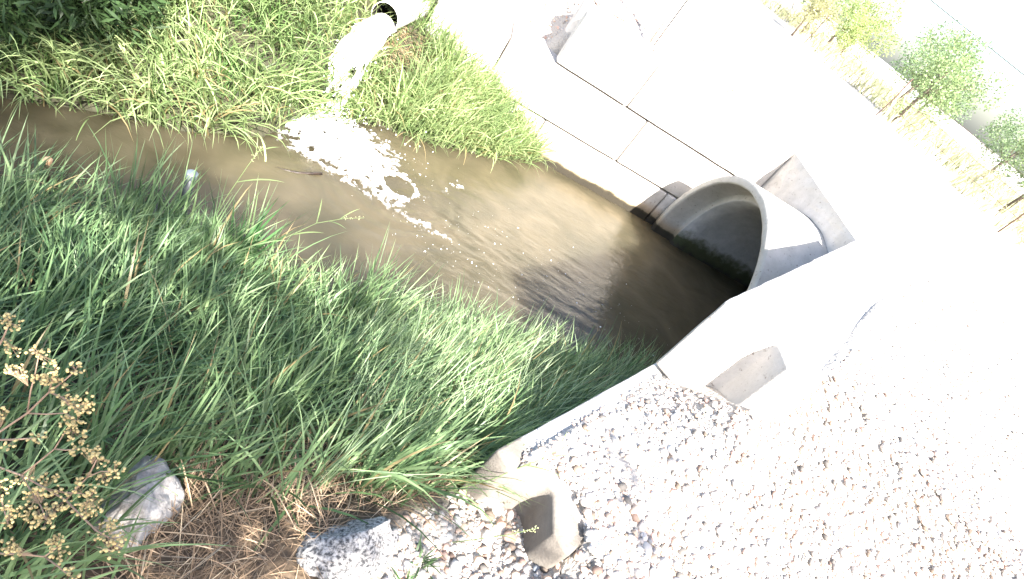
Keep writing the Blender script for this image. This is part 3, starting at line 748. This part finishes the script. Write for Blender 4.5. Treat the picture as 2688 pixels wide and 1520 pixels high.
# ---------------------------------------------------------------- grasses
LEAF = leaf_mat('grass_blade', .34); DRYM = col_mat('straw', .8)
def lean_field(x, y, seed): return 2*np.pi*fbm(x*1.3, y*1.3, seed=seed, o=2)*1.6
def grass(n, region, box, L, W, colA, colB, seed, lean0, lean1, heading, spread, K=5, clump=0.0, drycol=(.30, .24, .12), dryp=.03):
    x = rng.uniform(box[0], box[1], n); y = rng.uniform(box[2], box[3], n)
    if clump:
        nc = n//12; cx_ = rng.uniform(box[0], box[1], nc); cy_ = rng.uniform(box[2], box[3], nc); j = rng.integers(0, nc, n)
        x = cx_[j]+rng.normal(0, clump, n); y = cy_[j]+rng.normal(0, clump, n)
    k = region(x, y); x, y = x[k], y[k]; n = len(x); z = G(x, y)
    tall = .65+.7*fbm(x*2.6, y*2.6, seed=seed)
    length = rng.uniform(L[0], L[1], n)*tall
    base_h = heading(x, y) if callable(heading) else np.full(n, heading)
    phi = base_h+rng.normal(0, spread, n)+(fbm(x*3, y*3, seed=seed+5)-.5)*3.0
    t0 = np.abs(rng.normal(lean0, .22, n)); t1 = np.abs(rng.normal(lean1, .5, n))
    mixv = np.clip(fbm(x*1.8, y*1.8, seed=seed+9)*1.4-.2+rng.normal(0, .25, n), 0, 1)[:, None]
    c = np.array(colA)*(1-mixv)+np.array(colB)*mixv; c = c*rng.uniform(.55, 1.4, (n, 1))
    dk = rng.uniform(size=n) < dryp; c[dk] = np.array(drycol)*rng.uniform(.7, 1.3, (dk.sum(), 1))
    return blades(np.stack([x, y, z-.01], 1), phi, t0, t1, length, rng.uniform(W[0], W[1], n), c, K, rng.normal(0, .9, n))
def stuff(name, lst, m, label, cat):
    V = []; Q = []; T = []; C = []; o = 0
    for v, (q, t), c in lst: V.append(v); Q.append(q+o); T.append(t+o); C.append(c); o += len(v)
    ob = link(name, np_mesh(name, np.concatenate(V), [np.concatenate(Q), np.concatenate(T)], np.concatenate(C)), m)
    return tag(ob, label, cat, kind='stuff')
def near_ok(x, y):
    s, t = st(x, y); yn = np.interp(x, *YN)
    edge = .97+.16*(fbm(x*4, y*4, seed=31)-.5)+.30*sm(.5, 1.05, x)
    lowleft = (x < -.12-(y-.7)*.6+.1*(fbm(x*6, y*6, seed=32)-.5))
    return (y < yn+.04) & (t < -.03-.16*sm(.4, -.3, s)+.0*x) & ((y > edge) | lowleft) & visible(x, y, G(x, y)+.3, 350) & ~((abs(x-.0) > 9))
GA, GB = (.068, .13, .055), (.25, .345, .165)
nb = [grass(21000, near_ok, (-3.4, 3.0, .5, 3.5), (.28, .52), (.006, .012), GA, GB, 101, .25, .9, lambda x, y: 1.0+0*x, .9, 6, .05),
      grass(5200, near_ok, (-3.4, 3.0, .5, 3.5), (.22, .42), (.006, .012), GA, (.14, .22, .08), 131, .5, 1.2, lambda x, y: 4.5+0*x, 1.6, 5, .06),
      grass(4000, lambda x, y: near_ok(x, y) & (x > .3), (.2, 3.0, .9, 3.5), (.4, .6), (.003, .006), (.3, .4, .22), (.42, .5, .32), 151, .35, .5, lambda x, y: .6+0*x, .7, 4, 0)]  # pale blades colour extra light into the right part of the bank
nb.append(grass(2600, lambda x, y: near_ok(x, y) & (y > np.interp(x, *YN)-.35), (-2.4, 3.0, 2.0, 3.5), (.42, .68), (.007, .014), GA, GB, 171, .2, .4, lambda x, y: .9+0*x, 1.2, 6, .04))
nb.append(grass(2600, lambda x, y: (st(x, y)[1] < -.02) & (y < 2.4) & (y > 1.16+.25*sm(.7, 1.0, x)) & visible(x, y, G(x, y), 100), (.35, 1.7, 1.1, 2.4), (.34, .56), (.007, .014), GA, GB, 181, .45, .8, lambda x, y: .35+0*x, .7, 6, .03))
stuff('tall_grass', nb, LEAF, 'tall green grass covering the near bank of the ditch', 'grass')
def far_ok(x, y):
    yf = np.interp(x, *YF); patch = (np.hypot((x+.05)/.38, (y-6.05)/.3) < 1)
    wallcut = (x > -.02) & (y > 6.45)
    up = (x > .0-.35*0) & (y > 6.45)
    return (y > yf-.03) & ~((x < -1.75) & (y < 4.3) & (y > 3.8)) & ~wallcut & ~(patch & (rng.uniform(size=len(x)) < .8)) & (y < 9.5) & visible(x, y, G(x, y)+.2, 200) & ~((x > -.5) & (y > 6.9)) & (x < 2.0)
FA, FB = (.14, .22, .08), (.42, .50, .24)
fb = [grass(52000, far_ok, (-4.2, 2.0, 2.2, 9), (.30, .56), (.009, .016), FA, FB, 201, .45, 1.2, lambda x, y: -1.5+0*x, 1.0, 5, .05, dryp=.05),
      grass(24000, far_ok, (-4.2, 2.0, 2.2, 9), (.15, .3), (.006, .012), (.045, .10, .03), (.12, .2, .06), 231, .3, .9, lambda x, y: 1.5+0*x, 2.0, 4, .05, dryp=.05)]
fb.append(grass(4200, lambda x, y: far_ok(x, y) & (x > .05), (.05, 2.0, 5.4, 6.46), (.38, .62), (.008, .014), (.13, .21, .08), FB, 251, .2, .8, lambda x, y: -1.2+0*x, 1.3, 6, .05))
fb.append(grass(2500, lambda x, y: far_ok(x, y) & (y < np.interp(x, *YF)+.25), (-2.2, 2.0, 3.0, 6.6), (.35, .6), (.007, .012), FA, FB, 261, .7, 1.2, lambda x, y: -1.4+0*x, .6, 6, 0))
stuff('bank_grass', fb, LEAF, 'sunlit yellow green grass hanging over the far bank', 'grass')
def dry_ok(x, y):
    s, t = st(x, y)
    return (y < 1.5+.15*(fbm(x*4, y*4, seed=31)-.5)) & (x > -.14-(y-.7)*.6) & (t < -.02) & (np.hypot(x+.17, y-.9) > .10) & (x < 1.05) & (gravelness(x, y) < .6)
dg = [grass(12000, dry_ok, (-.5, 1.1, .45, 1.6), (.07, .2), (.0018, .004), (.14, .09, .055), (.36, .25, .155), 301, 1.25, .5, lambda x, y: 0*x, 3, 3, .0, (.5, .4, .27), .1),
      grass(900, dry_ok, (-.5, 1.1, .45, 1.6), (.12, .28), (.003, .006), (.3, .21, .13), (.48, .37, .25), 311, 1.0, .6, lambda x, y: 0*x, 3, 4, .0)]
patch_ok = lambda x, y: np.hypot((x+.05)/.4, (y-6.05)/.33) < 1
dg.append(grass(1600, patch_ok, (-.5, .4, 5.6, 6.45), (.1, .28), (.003, .006), (.26, .17, .09), (.45, .32, .18), 321, 1.0, .6, lambda x, y: 0*x-1.5, 1.5, 4, 0))
def strip_ok(x, y):
    c = 7.29+(y-4.92)*.41; return abs(x-c-.05*np.sin(y*3)) < .11*fbm(x*5, y*5, seed=7)*1.6
dg.append(grass(9000, strip_ok, (5.5, 11, 2, 13), (.04, .10), (.006, .012), (.17, .12, .07), (.3, .24, .12), 331, .8, .8, lambda x, y: 0*x, 3, 3, 0))
stuff('dry_grass', dg, DRYM, 'matted straw coloured dead grass', 'dry grass')

# a few green sprigs pushing through the straw and leaning over the wall end
def plantlets(spots, name, label, cat, L, W, nb_, cA, lean=.5, group=None, phi0=None, K=5):
    for i, (x, y, lab) in enumerate(spots):
        ph = rng.uniform(0, 2*np.pi, nb_) if phi0 is None else phi0+rng.normal(0, .7, nb_)
        z = float(G(x, y)); b = np.stack([rng.normal(0, .012, nb_), rng.normal(0, .012, nb_), np.zeros(nb_)], 1)
        v, f, c = blades(b, ph, np.abs(rng.normal(lean, .3, nb_)), np.abs(rng.normal(.5, .3, nb_)), rng.uniform(*L, nb_), rng.uniform(*W, nb_), np.array(cA)*rng.uniform(.7, 1.3, (nb_, 1)), K, rng.normal(0, .6, nb_))
        o = link(name, np_mesh(name, v, f, c), LEAF); o.location = (x, y, z); tag(o, lab, cat, group)

# broad-bladed clump at the water's edge
plantlets([(-.40, 2.62, 'clump of broad sword shaped leaves leaning over the water right of the capped steel pipe')], 'reed_clump', '', 'plant', (.38, .66), (.016, .026), 22, (.05, .125, .04), .3, None, .75, 7)
plantlets([(.20, 1.22, 'small broad leaved weed sprouting from the dead grass above the boulder'),
           (.05, 1.0, 'short green grass tuft in the straw beside the pale angular boulder')], 'weed', '', 'weed', (.07, .14), (.010, .02), 9, (.08, .16, .06), .6)
plantlets([(.72, .86, 'low green weed on the gravel right of the speckled boulder'), (.80, .99, 'low green weed in the straw between boulder and wall end')], 'weed', '', 'weed', (.05, .13), (.004, .009), 26, (.07, .13, .05), .9)

# seeding grass stalks
def stalk(name, pts, leaves, label, cat, seedhead=True, col=(.16, .22, .09)):
    o = empty(name, pts[0]); tag(o, label, cat); p0 = Vector(pts[0])
    v, f = tube([Vector(p)-p0 for p in pts], [.0028*(1-.6*i/(len(pts)-1)) for i in range(len(pts))], 6)
    me = bpy.data.meshes.new('stem'); me.from_pydata(v, [], f); me.update()
    a = me.color_attributes.new('Col', 'FLOAT_COLOR', 'POINT')
    a.data.foreach_set('color', np.tile(np.array([*col, 1], np.float32), len(v)))
    s = link('stem', me, LEAF); s.parent = o
    P = np.array([np.array(p) for p in pts])
    for (i, ph, L, W) in leaves:
        t = i*(len(pts)-1); k = int(min(t, len(pts)-1.001)); q = P[k]*(1-(t-k))+P[k+1]*(t-k)-P[0]
        v, f, c = blades(q[None], np.array([ph]), np.array([.9]), np.array([.6]), np.array([L]), np.array([W]), np.array([col])*1.0, 6, np.array([.3]))
        l = link('leaf', np_mesh('leaf', v, f, c), LEAF); l.parent = o
    if seedhead:
        n = 26; t = rng.uniform(.72, 1, n)*(len(pts)-1); k = np.minimum(t.astype(int), len(pts)-2); q = P[k]*(1-(t-k))[:, None]+P[k+1]*(t-k)[:, None]-P[0]+rng.normal(0, .006, (n, 3))
        V, F, C = stones(q, np.full(n, .0035), np.tile([[.32, .33, .17]], (n, 1)), 1, .5)
        h = link('seed_heads', np_mesh('seed_heads', V, F, C), STONE); h.parent = o; h['kind'] = 'stuff'
STALKS = [
  ([(-.45, 2.55, .15), (-.25, 2.78, .38), (-.08, 2.98, .5), (.06, 3.12, .52), (.17, 3.24, .5)], [(.35, .3, .2, .010), (.5, 1.8, .18, .009), (.6, -.6, .16, .009), (.7, .9, .16, .007)], 'long grass stalk reaching out over the water toward the foam'),
  ([(-.62, 2.75, .1), (-.60, 2.95, .4), (-.56, 3.05, .62), (-.53, 3.12, .75)], [(.5, .2, .28, .012), (.8, 2.6, .16, .008), (.9, .6, .12, .008)], 'upright cane grass stalk between the capped pipe and the foam'),
  ([(.85, 1.30, .85), (1.0, 1.34, 1.0), (1.12, 1.40, 1.12), (1.22, 1.46, 1.2)], [(.5, .5, .15, .008), (.6, -.3, .16, .007), (.75, .2, .15, .006), (.9, 1.2, .11, .006)], 'green grass stalk leaning over the white corner of the near wall'),
  ([(.88, 1.12, .78), (1.0, 1.14, .86), (1.12, 1.16, .95), (1.2, 1.18, 1.02)], [(.6, -.4, .08, .004)], 'thin seeding grass stem crossing the brown keyed end of the near wall'),
]
for pts, lv, lab in STALKS: stalk('grass_stalk', pts, lv, lab, 'grass stalk')

# willow shrub in the shade upstream
def leafy(name, parent, cens, n, size, col, m, lance=3.5, droop=.0, seed=0):
    cens = np.array(cens, float); n = int(n); w = cens[:, 3]**2; j = rng.choice(len(cens), n, p=w/w.sum())
    d = rng.normal(size=(n, 3)); d /= np.linalg.norm(d, axis=1)[:, None]
    c = cens[j, :3]+d*(cens[j, 3]*rng.uniform(.25, 1, n)**.5)[:, None]
    dens = fbm(c[:, 0]*2.2/cens[:, 3].mean(), c[:, 1]*2.2/cens[:, 3].mean(), c[:, 2]*2.2/cens[:, 3].mean(), seed=seed+3)
    k = dens > .42; c, d = c[k], d[k]; n = len(c)
    ax = rng.normal(size=(n, 3))+d*.8; ax[:, 2] -= droop; ax /= np.linalg.norm(ax, axis=1)[:, None]
    sd2 = np.cross(ax, rng.normal(size=(n, 3))); sd2 /= np.linalg.norm(sd2, axis=1)[:, None]
    L = size*rng.uniform(.7, 1.3, n)[:, None]; Wd = L/lance
    V = np.stack([c, c+ax*L*.45-sd2*Wd*.5, c+ax*L, c+ax*L*.45+sd2*Wd*.5], 1).reshape(-1, 3)
    F = np.arange(n*4).reshape(-1, 4)
    C = np.repeat(np.array(col)*rng.uniform(.65, 1.35, (n, 1)), 4, 0)
    o = link(name, np_mesh(name, V, F, C), m); o.parent = parent; return o
BARK = noise_mat('bark', [(.3, (.06, .045, .035)), (.7, (.16, .125, .095))], scale=20, bump=.8, bscale=40, dist=.02)
def tree(name, loc, h, trunk_r, crowns, nleaf, lsize, lcol, label, cat, group=None, lance=2.2, limbs=6, m=LEAF, droop=0, lean=(0, 0)):
    o = empty(name, loc); tag(o, label, cat, group)
    top = Vector((lean[0], lean[1], h*.75)); pts = [Vector((0, 0, -.1)), top*.35+Vector((R.uniform(-.05, .05)*h*.3, R.uniform(-.05, .05)*h*.3, 0)), top*.7, top]
    parts = [tube(pts, [trunk_r, trunk_r*.75, trunk_r*.5, trunk_r*.2], 9)]
    for c in (crowns if len(crowns) <= limbs else R.sample(crowns, limbs)):
        b = top*R.uniform(.3, .75); e = Vector(c[:3])
        parts.append(tube([b, b.lerp(e, .5)+Vector((0, 0, .06*h)), e], [trunk_r*.35, trunk_r*.22, trunk_r*.06], 6))
    t = py_mesh('trunk', parts, BARK, None, True); t.parent = o
    leafy('crown', o, crowns, nleaf, lsize, lcol, m, lance, droop, seed=int(abs(loc[0]*7+loc[1]*3)))
    return o
SH = leaf_mat('willow_leaf', .25)
for (x, y, s, lab) in [(-2.05, 3.85, .40, 'dark willow shrub overhanging the stream at the shaded upstream edge'), (-2.2, 4.4, .42, 'dark leafy willow higher up the far bank at the top left corner')]:
    z = float(G(x, y)); cr = [(R.uniform(-.5, .75)*s, R.uniform(-.8, .5)*s, R.uniform(.25, 1.3)*s, s*R.uniform(.4, .6)) for _ in range(10)]
    tree('willow_shrub', (x, y, z), s*1.3, .014, cr, 4200, .10, (.035, .065, .022), lab, 'shrub', None, 5.5, 7, SH, .2)

# trees beyond the road
bgc = [((18.2, 16.6), 3.2, (.075, .11, .045), 'grey green tree with a forked trunk at the right edge beyond the wire fence'),
       ((15.2, 19.8), 3.0, (.09, .13, .05), 'rounded grey green tree left of the forked one beyond the fence'),
       ((20.5, 26.0), 3.2, (.07, .11, .05), 'tall tree behind the two nearest fence trees'),
       ((23, 31), 4.2, (.07, .12, .05), 'tallest pale tree under the overhead wire'),
       ((18.5, 31), 3.4, (.13, .17, .055), 'yellow green bush tree on the skyline left of the tallest tree'),
       ((17, 30), 2.7, (.14, .18, .06), 'low yellow green bush on the skyline in the middle of the row'),
       ((15, 29), 3.0, (.10, .14, .06), 'darker bush at the left part of the skyline row'),
       ((12.2, 24), 1.9, (.16, .16, .08), 'scrubby olive bush beside the wheel line at the top of the frame'),
       ((27, 27), 3.5, (.07, .11, .05), 'grey green tree far off to the right behind the forked tree')]
for (x, y), h, c, lab in bgc:
    z = float(G(x, y)); cr = [(R.uniform(-.5, .5)*h*.75, R.uniform(-.5, .5)*h*.75, h*R.uniform(.45, .88), h*R.uniform(.14, .26)) for _ in range(13)]
    cr += [(R.uniform(-.4, .4)*h, R.uniform(-.4, .4)*h, h*R.uniform(.25, .5), h*.16) for _ in range(5)]
    tree('roadside_tree', (x, y, z), h, .05*h/2, cr, 6500, .024*h+.02, tuple(v*1.7+.03 for v in c), lab, 'tree', 'trees on the skyline beyond the road', 1.8, 8, lean=(R.uniform(-.3, .3), R.uniform(-.3, .3)))

# rank dry weeds along the far side of the road and under the trees
def scrub_ok(x, y):
    return (x > 13.3-.05*(y-11.6)+.8*fbm(x*.6, y*.6, seed=3)) & (fbm(x*.5, y*.5, seed=77) > .38) & visible(x, y, G(x, y)+.3, 100)
sc = [grass(16000, scrub_ok, (12.5, 34, 6, 42), (.35, .8), (.03, .06), (.27, .30, .15), (.44, .45, .28), 401, .3, .6, lambda x, y: 0*x, 3, 3, .25, (.45, .4, .28), .3)]
stuff('field_scrub', sc, LEAF, 'pale yellow green weeds beyond the wire fence', 'scrub')

# shade trees behind the camera: their leaves dapple the near bank
def shade_tree(loc, h, cr, n, ls, lab): tree('cottonwood_tree', loc, h, .16, cr, n, ls, (.05, .09, .03), lab, 'tree', None, 1.3, 9)
z0 = float(G(-.4, -4.8))
cr = []
for i in range(42):
    gxx = R.uniform(-3.4, .05); gyy = R.uniform(1.05, 2.3) if gxx > -.4 else R.uniform(.9, 3.5)
    zz = R.uniform(4.6, 6.8); k = zz-.5
    cr.append((gxx+.241*k+.4, gyy-1.045*k+4.8, zz-z0, R.uniform(.26, .46)))
for i in range(34):      # loose outer twigs: small patches of shade with light between
    gxx = R.uniform(-1.2, 1.5); gyy = R.uniform(1.3, 3.0); zz = R.uniform(4.8, 7.2); k = zz-.5
    cr.append((gxx+.241*k+.4, gyy-1.045*k+4.8, zz-z0, R.uniform(.12, .24)))
for i in range(12):
    gxx = R.uniform(-1.5, -.3); gyy = R.uniform(.4, 1.3); zz = R.uniform(4.8, 7.0); k = zz-.8
    cr.append((gxx+.241*k+.4, gyy-1.045*k+4.8, zz-z0, R.uniform(.35, .5)))
for i in range(14):
    gxx = R.uniform(-3.2, -1.9); gyy = R.uniform(3.2, 5.2); zz = R.uniform(5.2, 7.2); k = zz-.5
    cr.append((gxx+.241*k+.4, gyy-1.045*k+4.8, zz-z0, R.uniform(.4, .6)))
shade_tree((-.4, -4.8, z0), 6.0, cr, 11000, .095, 'leafy cottonwood standing behind the camera and shading the near bank')

# ---------------------------------------------------------------- dried umbel plant in the left foreground
um = empty('dried_flower_plant', (-.60, .78, .95)); tag(um, 'dried umbel plant with cream seed heads on branching stems, in front of the grass', 'dried plant')
UST, nt, p, out = mat('dry_stem'); p.inputs['Base Color'].default_value = (.36, .24, .17, 1); p.inputs['Roughness'].default_value = .7
HM = col_mat('dry_umbel', .75)
ub = Vector((-.60, .78, .95))
roots = [0, 5, 12, 14, 15]
for i, pts in enumerate(STEMS):
    P = [Vector(p)-ub for p in pts]
    if i in roots: P = [Vector((0, 0, 0)), P[0]*.5+Vector((-.02, .01, .03)), *P]; r = [.0035, .0032]+[.0028*(1-.6*k/len(pts)) for k in range(len(pts))]
    else: r = [.0018*(1-.5*k/len(pts)) for k in range(len(pts))]
    v, f = tube(P, r, 6); me = bpy.data.meshes.new('stem'); me.from_pydata(v, [], f); me.update()
    s = link('stem', me, UST, None, True); s.parent = um
allp = np.array([p for pts in STEMS for p in pts])
for h in HEADS:
    h = np.array(h); n = rng.integers(9, 18); a = rng.uniform(0, 2*np.pi, n); r_ = .017*rng.uniform(0, 1, n)**.5
    q = np.stack([r_*np.cos(a), r_*np.sin(a), rng.normal(0, .004, n)+.004], 1)
    V, F, C = stones(q, rng.uniform(.0026, .0046, n), np.array([[.56, .43, .19]])*rng.uniform(.6, 1.25, (n, 1)), 1, .8)
    tv = []; tf = []; o2 = 0
    j = np.argmin(np.linalg.norm(allp-h, axis=1)); root = allp[j]-h; root = root*min(1, .04/(np.linalg.norm(root)+1e-6)) if np.linalg.norm(root) > .04 else root
    for k in range(n):
        b = root*.8; e = q[k]; d = np.array([.0005, 0, 0]); d2 = np.array([0, .0005, .0003])
        tv += [b-d, b+d2, e+d, e-d2]; tf.append([o2, o2+1, o2+2, o2+3]); o2 += 4
    me = np_mesh('flower_head', np.concatenate([V, np.array(tv)]), [F, np.array(tf)+len(V)], np.concatenate([C, np.tile([[.3, .2, .12]], (len(tv), 1))]))
    o = link('flower_head', me, HM); o.parent = um; o.location = tuple(Vector(h)-ub)

# ---------------------------------------------------------------- small things
STEEL, nt, p, out = mat('galvanised_steel'); p.inputs['Metallic'].default_value = .2; p.inputs['Roughness'].default_value = .45
n = N(nt, 'ShaderNodeTexNoise', Scale=30, Detail=6); rp = ramp(nt, [(.35, (.03, .035, .038)), (.65, (.09, .10, .11))]); nt.links.new(n.outputs[0], rp.inputs[0]); nt.links.new(rp.outputs[0], p.inputs['Base Color'])
gp = empty('gauge_pipe', (-.80, 2.93, -.1)); tag(gp, 'grey steel pipe with a pale cap standing in the grass by the water', 'steel pipe')
py_mesh('pipe_body', [tube([(0, 0, 0), (0, 0, .3), (.0, 0, .56)], .026, 20)], STEEL, None, True).parent = gp
CAPM, nt, p, out = mat('pale_cap'); p.inputs['Base Color'].default_value = (.17, .2, .215, 1); p.inputs['Roughness'].default_value = .5
cp = py_mesh('cap', [tube([(0, 0, .555), (0, 0, .562), (0, 0, .588), (0, 0, .594)], [.031, .033, .033, .027], 24)], CAPM, None, False); cp.parent = gp

WOOD = noise_mat('weathered_wood', [(.3, (.07, .045, .03)), (.7, (.2, .14, .09))], scale=18, bump=.6)
WOODTOP, nt, p, out = mat('split_wood'); p.inputs['Base Color'].default_value = (.5, .32, .2, 1)
sk = empty('wooden_stake', (-1.42, 2.72, -.05)); tag(sk, 'old wooden stake with a splintered pale top, left of the steel pipe', 'stake')
py_mesh('shaft', [tube([(0, 0, 0), (.004, .003, .2), (0, 0, .36)], [.017, .015, .016], 10)], WOOD).parent = sk
v, f = tube([(0, 0, .355), (0, .002, .37), (.003, 0, .39), (.004, -.002, .40)], [.018, .022, .020, .008], 9)
v = [(a+R.uniform(-.004, .004), b+R.uniform(-.004, .004), c+R.uniform(-.006, .006)) for a, b, c in v]
py_mesh('splintered_top', [(v, f)], WOODTOP).parent = sk
WETWOOD = noise_mat('wet_wood', [(.3, (.012, .008, .006)), (.7, (.04, .026, .018))], scale=30, bump=.5, rough=.4)
# drifting stick: half sunk, tip towards the foam
v, f = tube([(-.78, 3.98, -.015), (-.62, 3.99, -.012), (-.5, 4.025, -.007), (-.40, 4.06, -.001), (-.30, 4.13, .006), (-.235, 4.185, .011)], [.004, .006, .008, .010, .011, .013], 10)
o = py_mesh('stick', [([(a+.24, b-4.18, c) for a, b, c in v], f)], WETWOOD, None, True); o.location = (-.24, 4.18, 0); tag(o, 'dark wet stick lying in the current beside the foam', 'stick')

# timber post, wire and fence beyond the walls
RUST, nt, p, out = mat('rusty_iron'); p.inputs['Base Color'].default_value = (.07, .035, .025, 1); p.inputs['Roughness'].default_value = .8
PALEW = noise_mat('bleached_timber', [(.3, (.38, .33, .27)), (.7, (.55, .5, .43))], scale=15, bump=.5)
def post(loc, h, r, m, name, lab, cat, group=None):
    v, f = tube([(0, 0, -.2), (0, 0, h*.5), (R.uniform(-.01, .01), 0, h), (0, 0, h+.004)], [r, r, r*.97, r*.8], 12)
    o = py_mesh(name, [(v, f)], m, None, True); o.location = loc; return tag(o, lab, cat, group)
z = float(G(2.42, 7.45)); post((2.42, 7.45, z), 1.5, .03, PALEW, 'fence_post', 'bleached timber post standing on the gravel behind the far wall', 'post')
v, f = tube([(0, 0, -.1), (.0, 0, .7), (.01, 0, 1.5)], .007, 6)  # dark upright strip added as the shaded edge of the timber post
o = py_mesh('post_shade_strip', [(v, f)], DARKP, None, True); o.location = (2.475, 7.47, z); tag(o, 'thin dark rod standing in for the shaded edge of the timber post behind the far wall', 'strip')
rw = empty('rusty_wire', (1.75, 7.4, 1.6)); tag(rw, 'tangle of rusty wire on the gravel above the far wall', 'wire')
for pts in [[(.02, .1, .02), (.10, -.05, .05), (.18, -.2, .03), (.30, -.33, .02), (.42, -.45, .01), (.5, -.58, .01)], [(.03, .1, .02), (-.06, .2, .03), (-.14, .33, .02)], [(.03, .1, .02), (.14, .18, .06), (.3, .22, .05)], [(.12, .06, .03), (.17, .0, .035), (.21, -.07, .03)]]:
    v, f = tube([Vector(q)+Vector((0, 0, float(G(1.75+q[0], 7.4+q[1]))-1.6)) for q in pts], .006, 6); py_mesh('strand', [(v, f)], RUST, None, True).parent = rw
fn = empty('wire_fence', (13.2, 11.6, 1.75)); tag(fn, 'rusty post and wire fence beyond the road', 'fence')
for i in range(-2, 4):
    yy = i*6.0; xx = -.05*yy*(1 if i < 0 else 1.0)
    v, f = tube([(xx, yy, -.3), (xx+.02, yy, .6), (xx+R.uniform(-.05, .05), yy+R.uniform(-.05, .05), 1.3)], .018, 8); py_mesh('post', [(v, f)], RUST, None, True).parent = fn
for hz in (.45, .8, 1.15):
    pts = [(-.05*k, k, hz+.02*math.sin(k*2)-.03*math.sin(math.pi*((k/3) % 1))) for k in np.arange(-12, 18.1, 1.0)]
    v, f = tube(pts, .005, 5); py_mesh('wire', [(v, f)], RUST, None, True).parent = fn

# wheel line out in the field and the overhead wire
wl_ = empty('wheel_line', (13, 50, 1.75)); tag(wl_, 'white irrigation wheel line in the field beyond the fence', 'irrigation line')
v, f = tube([(-14, -6, 1.12), (0, 0, 1.12), (16, 6.5, 1.12), (34, 14, 1.12)], .09, 8); py_mesh('pipe', [(v, f)], WHITEP, None, True).parent = wl_
for k in (-8, 3, 14, 25):
    y_ = k*.41; cpt = Vector((k, y_, 1.0)); ax = Vector((.92, .38, 0)).normalized(); sd3 = Vector((-ax.y, ax.x, 0))
    ringp = [cpt+(sd3*math.cos(t)+Vector((0, 0, 1))*math.sin(t))*1.0 for t in np.linspace(0, 2*math.pi, 33)]
    parts = [tube(ringp, .05, 6, False)]+[tube([cpt, cpt+(sd3*math.cos(t)+Vector((0, 0, 1))*math.sin(t))], .03, 5) for t in np.linspace(0, 2*math.pi, 9)[:-1]]
    py_mesh('wheel', parts, STEEL, None, True).parent = wl_
pw = empty('power_line', (20, 45, 1.75)); tag(pw, 'overhead power line crossing the sky behind the trees', 'power line')
cdir = Vector((math.cos(YAW), -math.sin(YAW), 0)); c0 = Vector((math.sin(YAW)*48, math.cos(YAW)*48, 0))
ends = [c0-cdir*40, c0+cdir*80]
off = Vector((20, 45, 1.75))
for q in ends:
    v, f = tube([Vector((q.x, q.y, 1.4))-off, Vector((q.x, q.y, 8.2))-off], [.16, .12], 10); py_mesh('pole', [(v, f)], WOOD, None, True).parent = pw
n = 40; pts = [ends[0].lerp(ends[1], k/n) for k in range(n+1)]
v, f = tube([Vector((q.x, q.y, 2.92+3.98+1.6*(2*k/n-1)**2*.35))-off for k, q in enumerate(pts)], .022, 5)
py_mesh('wire', [(v, f)], DARKP, None, True).parent = pw
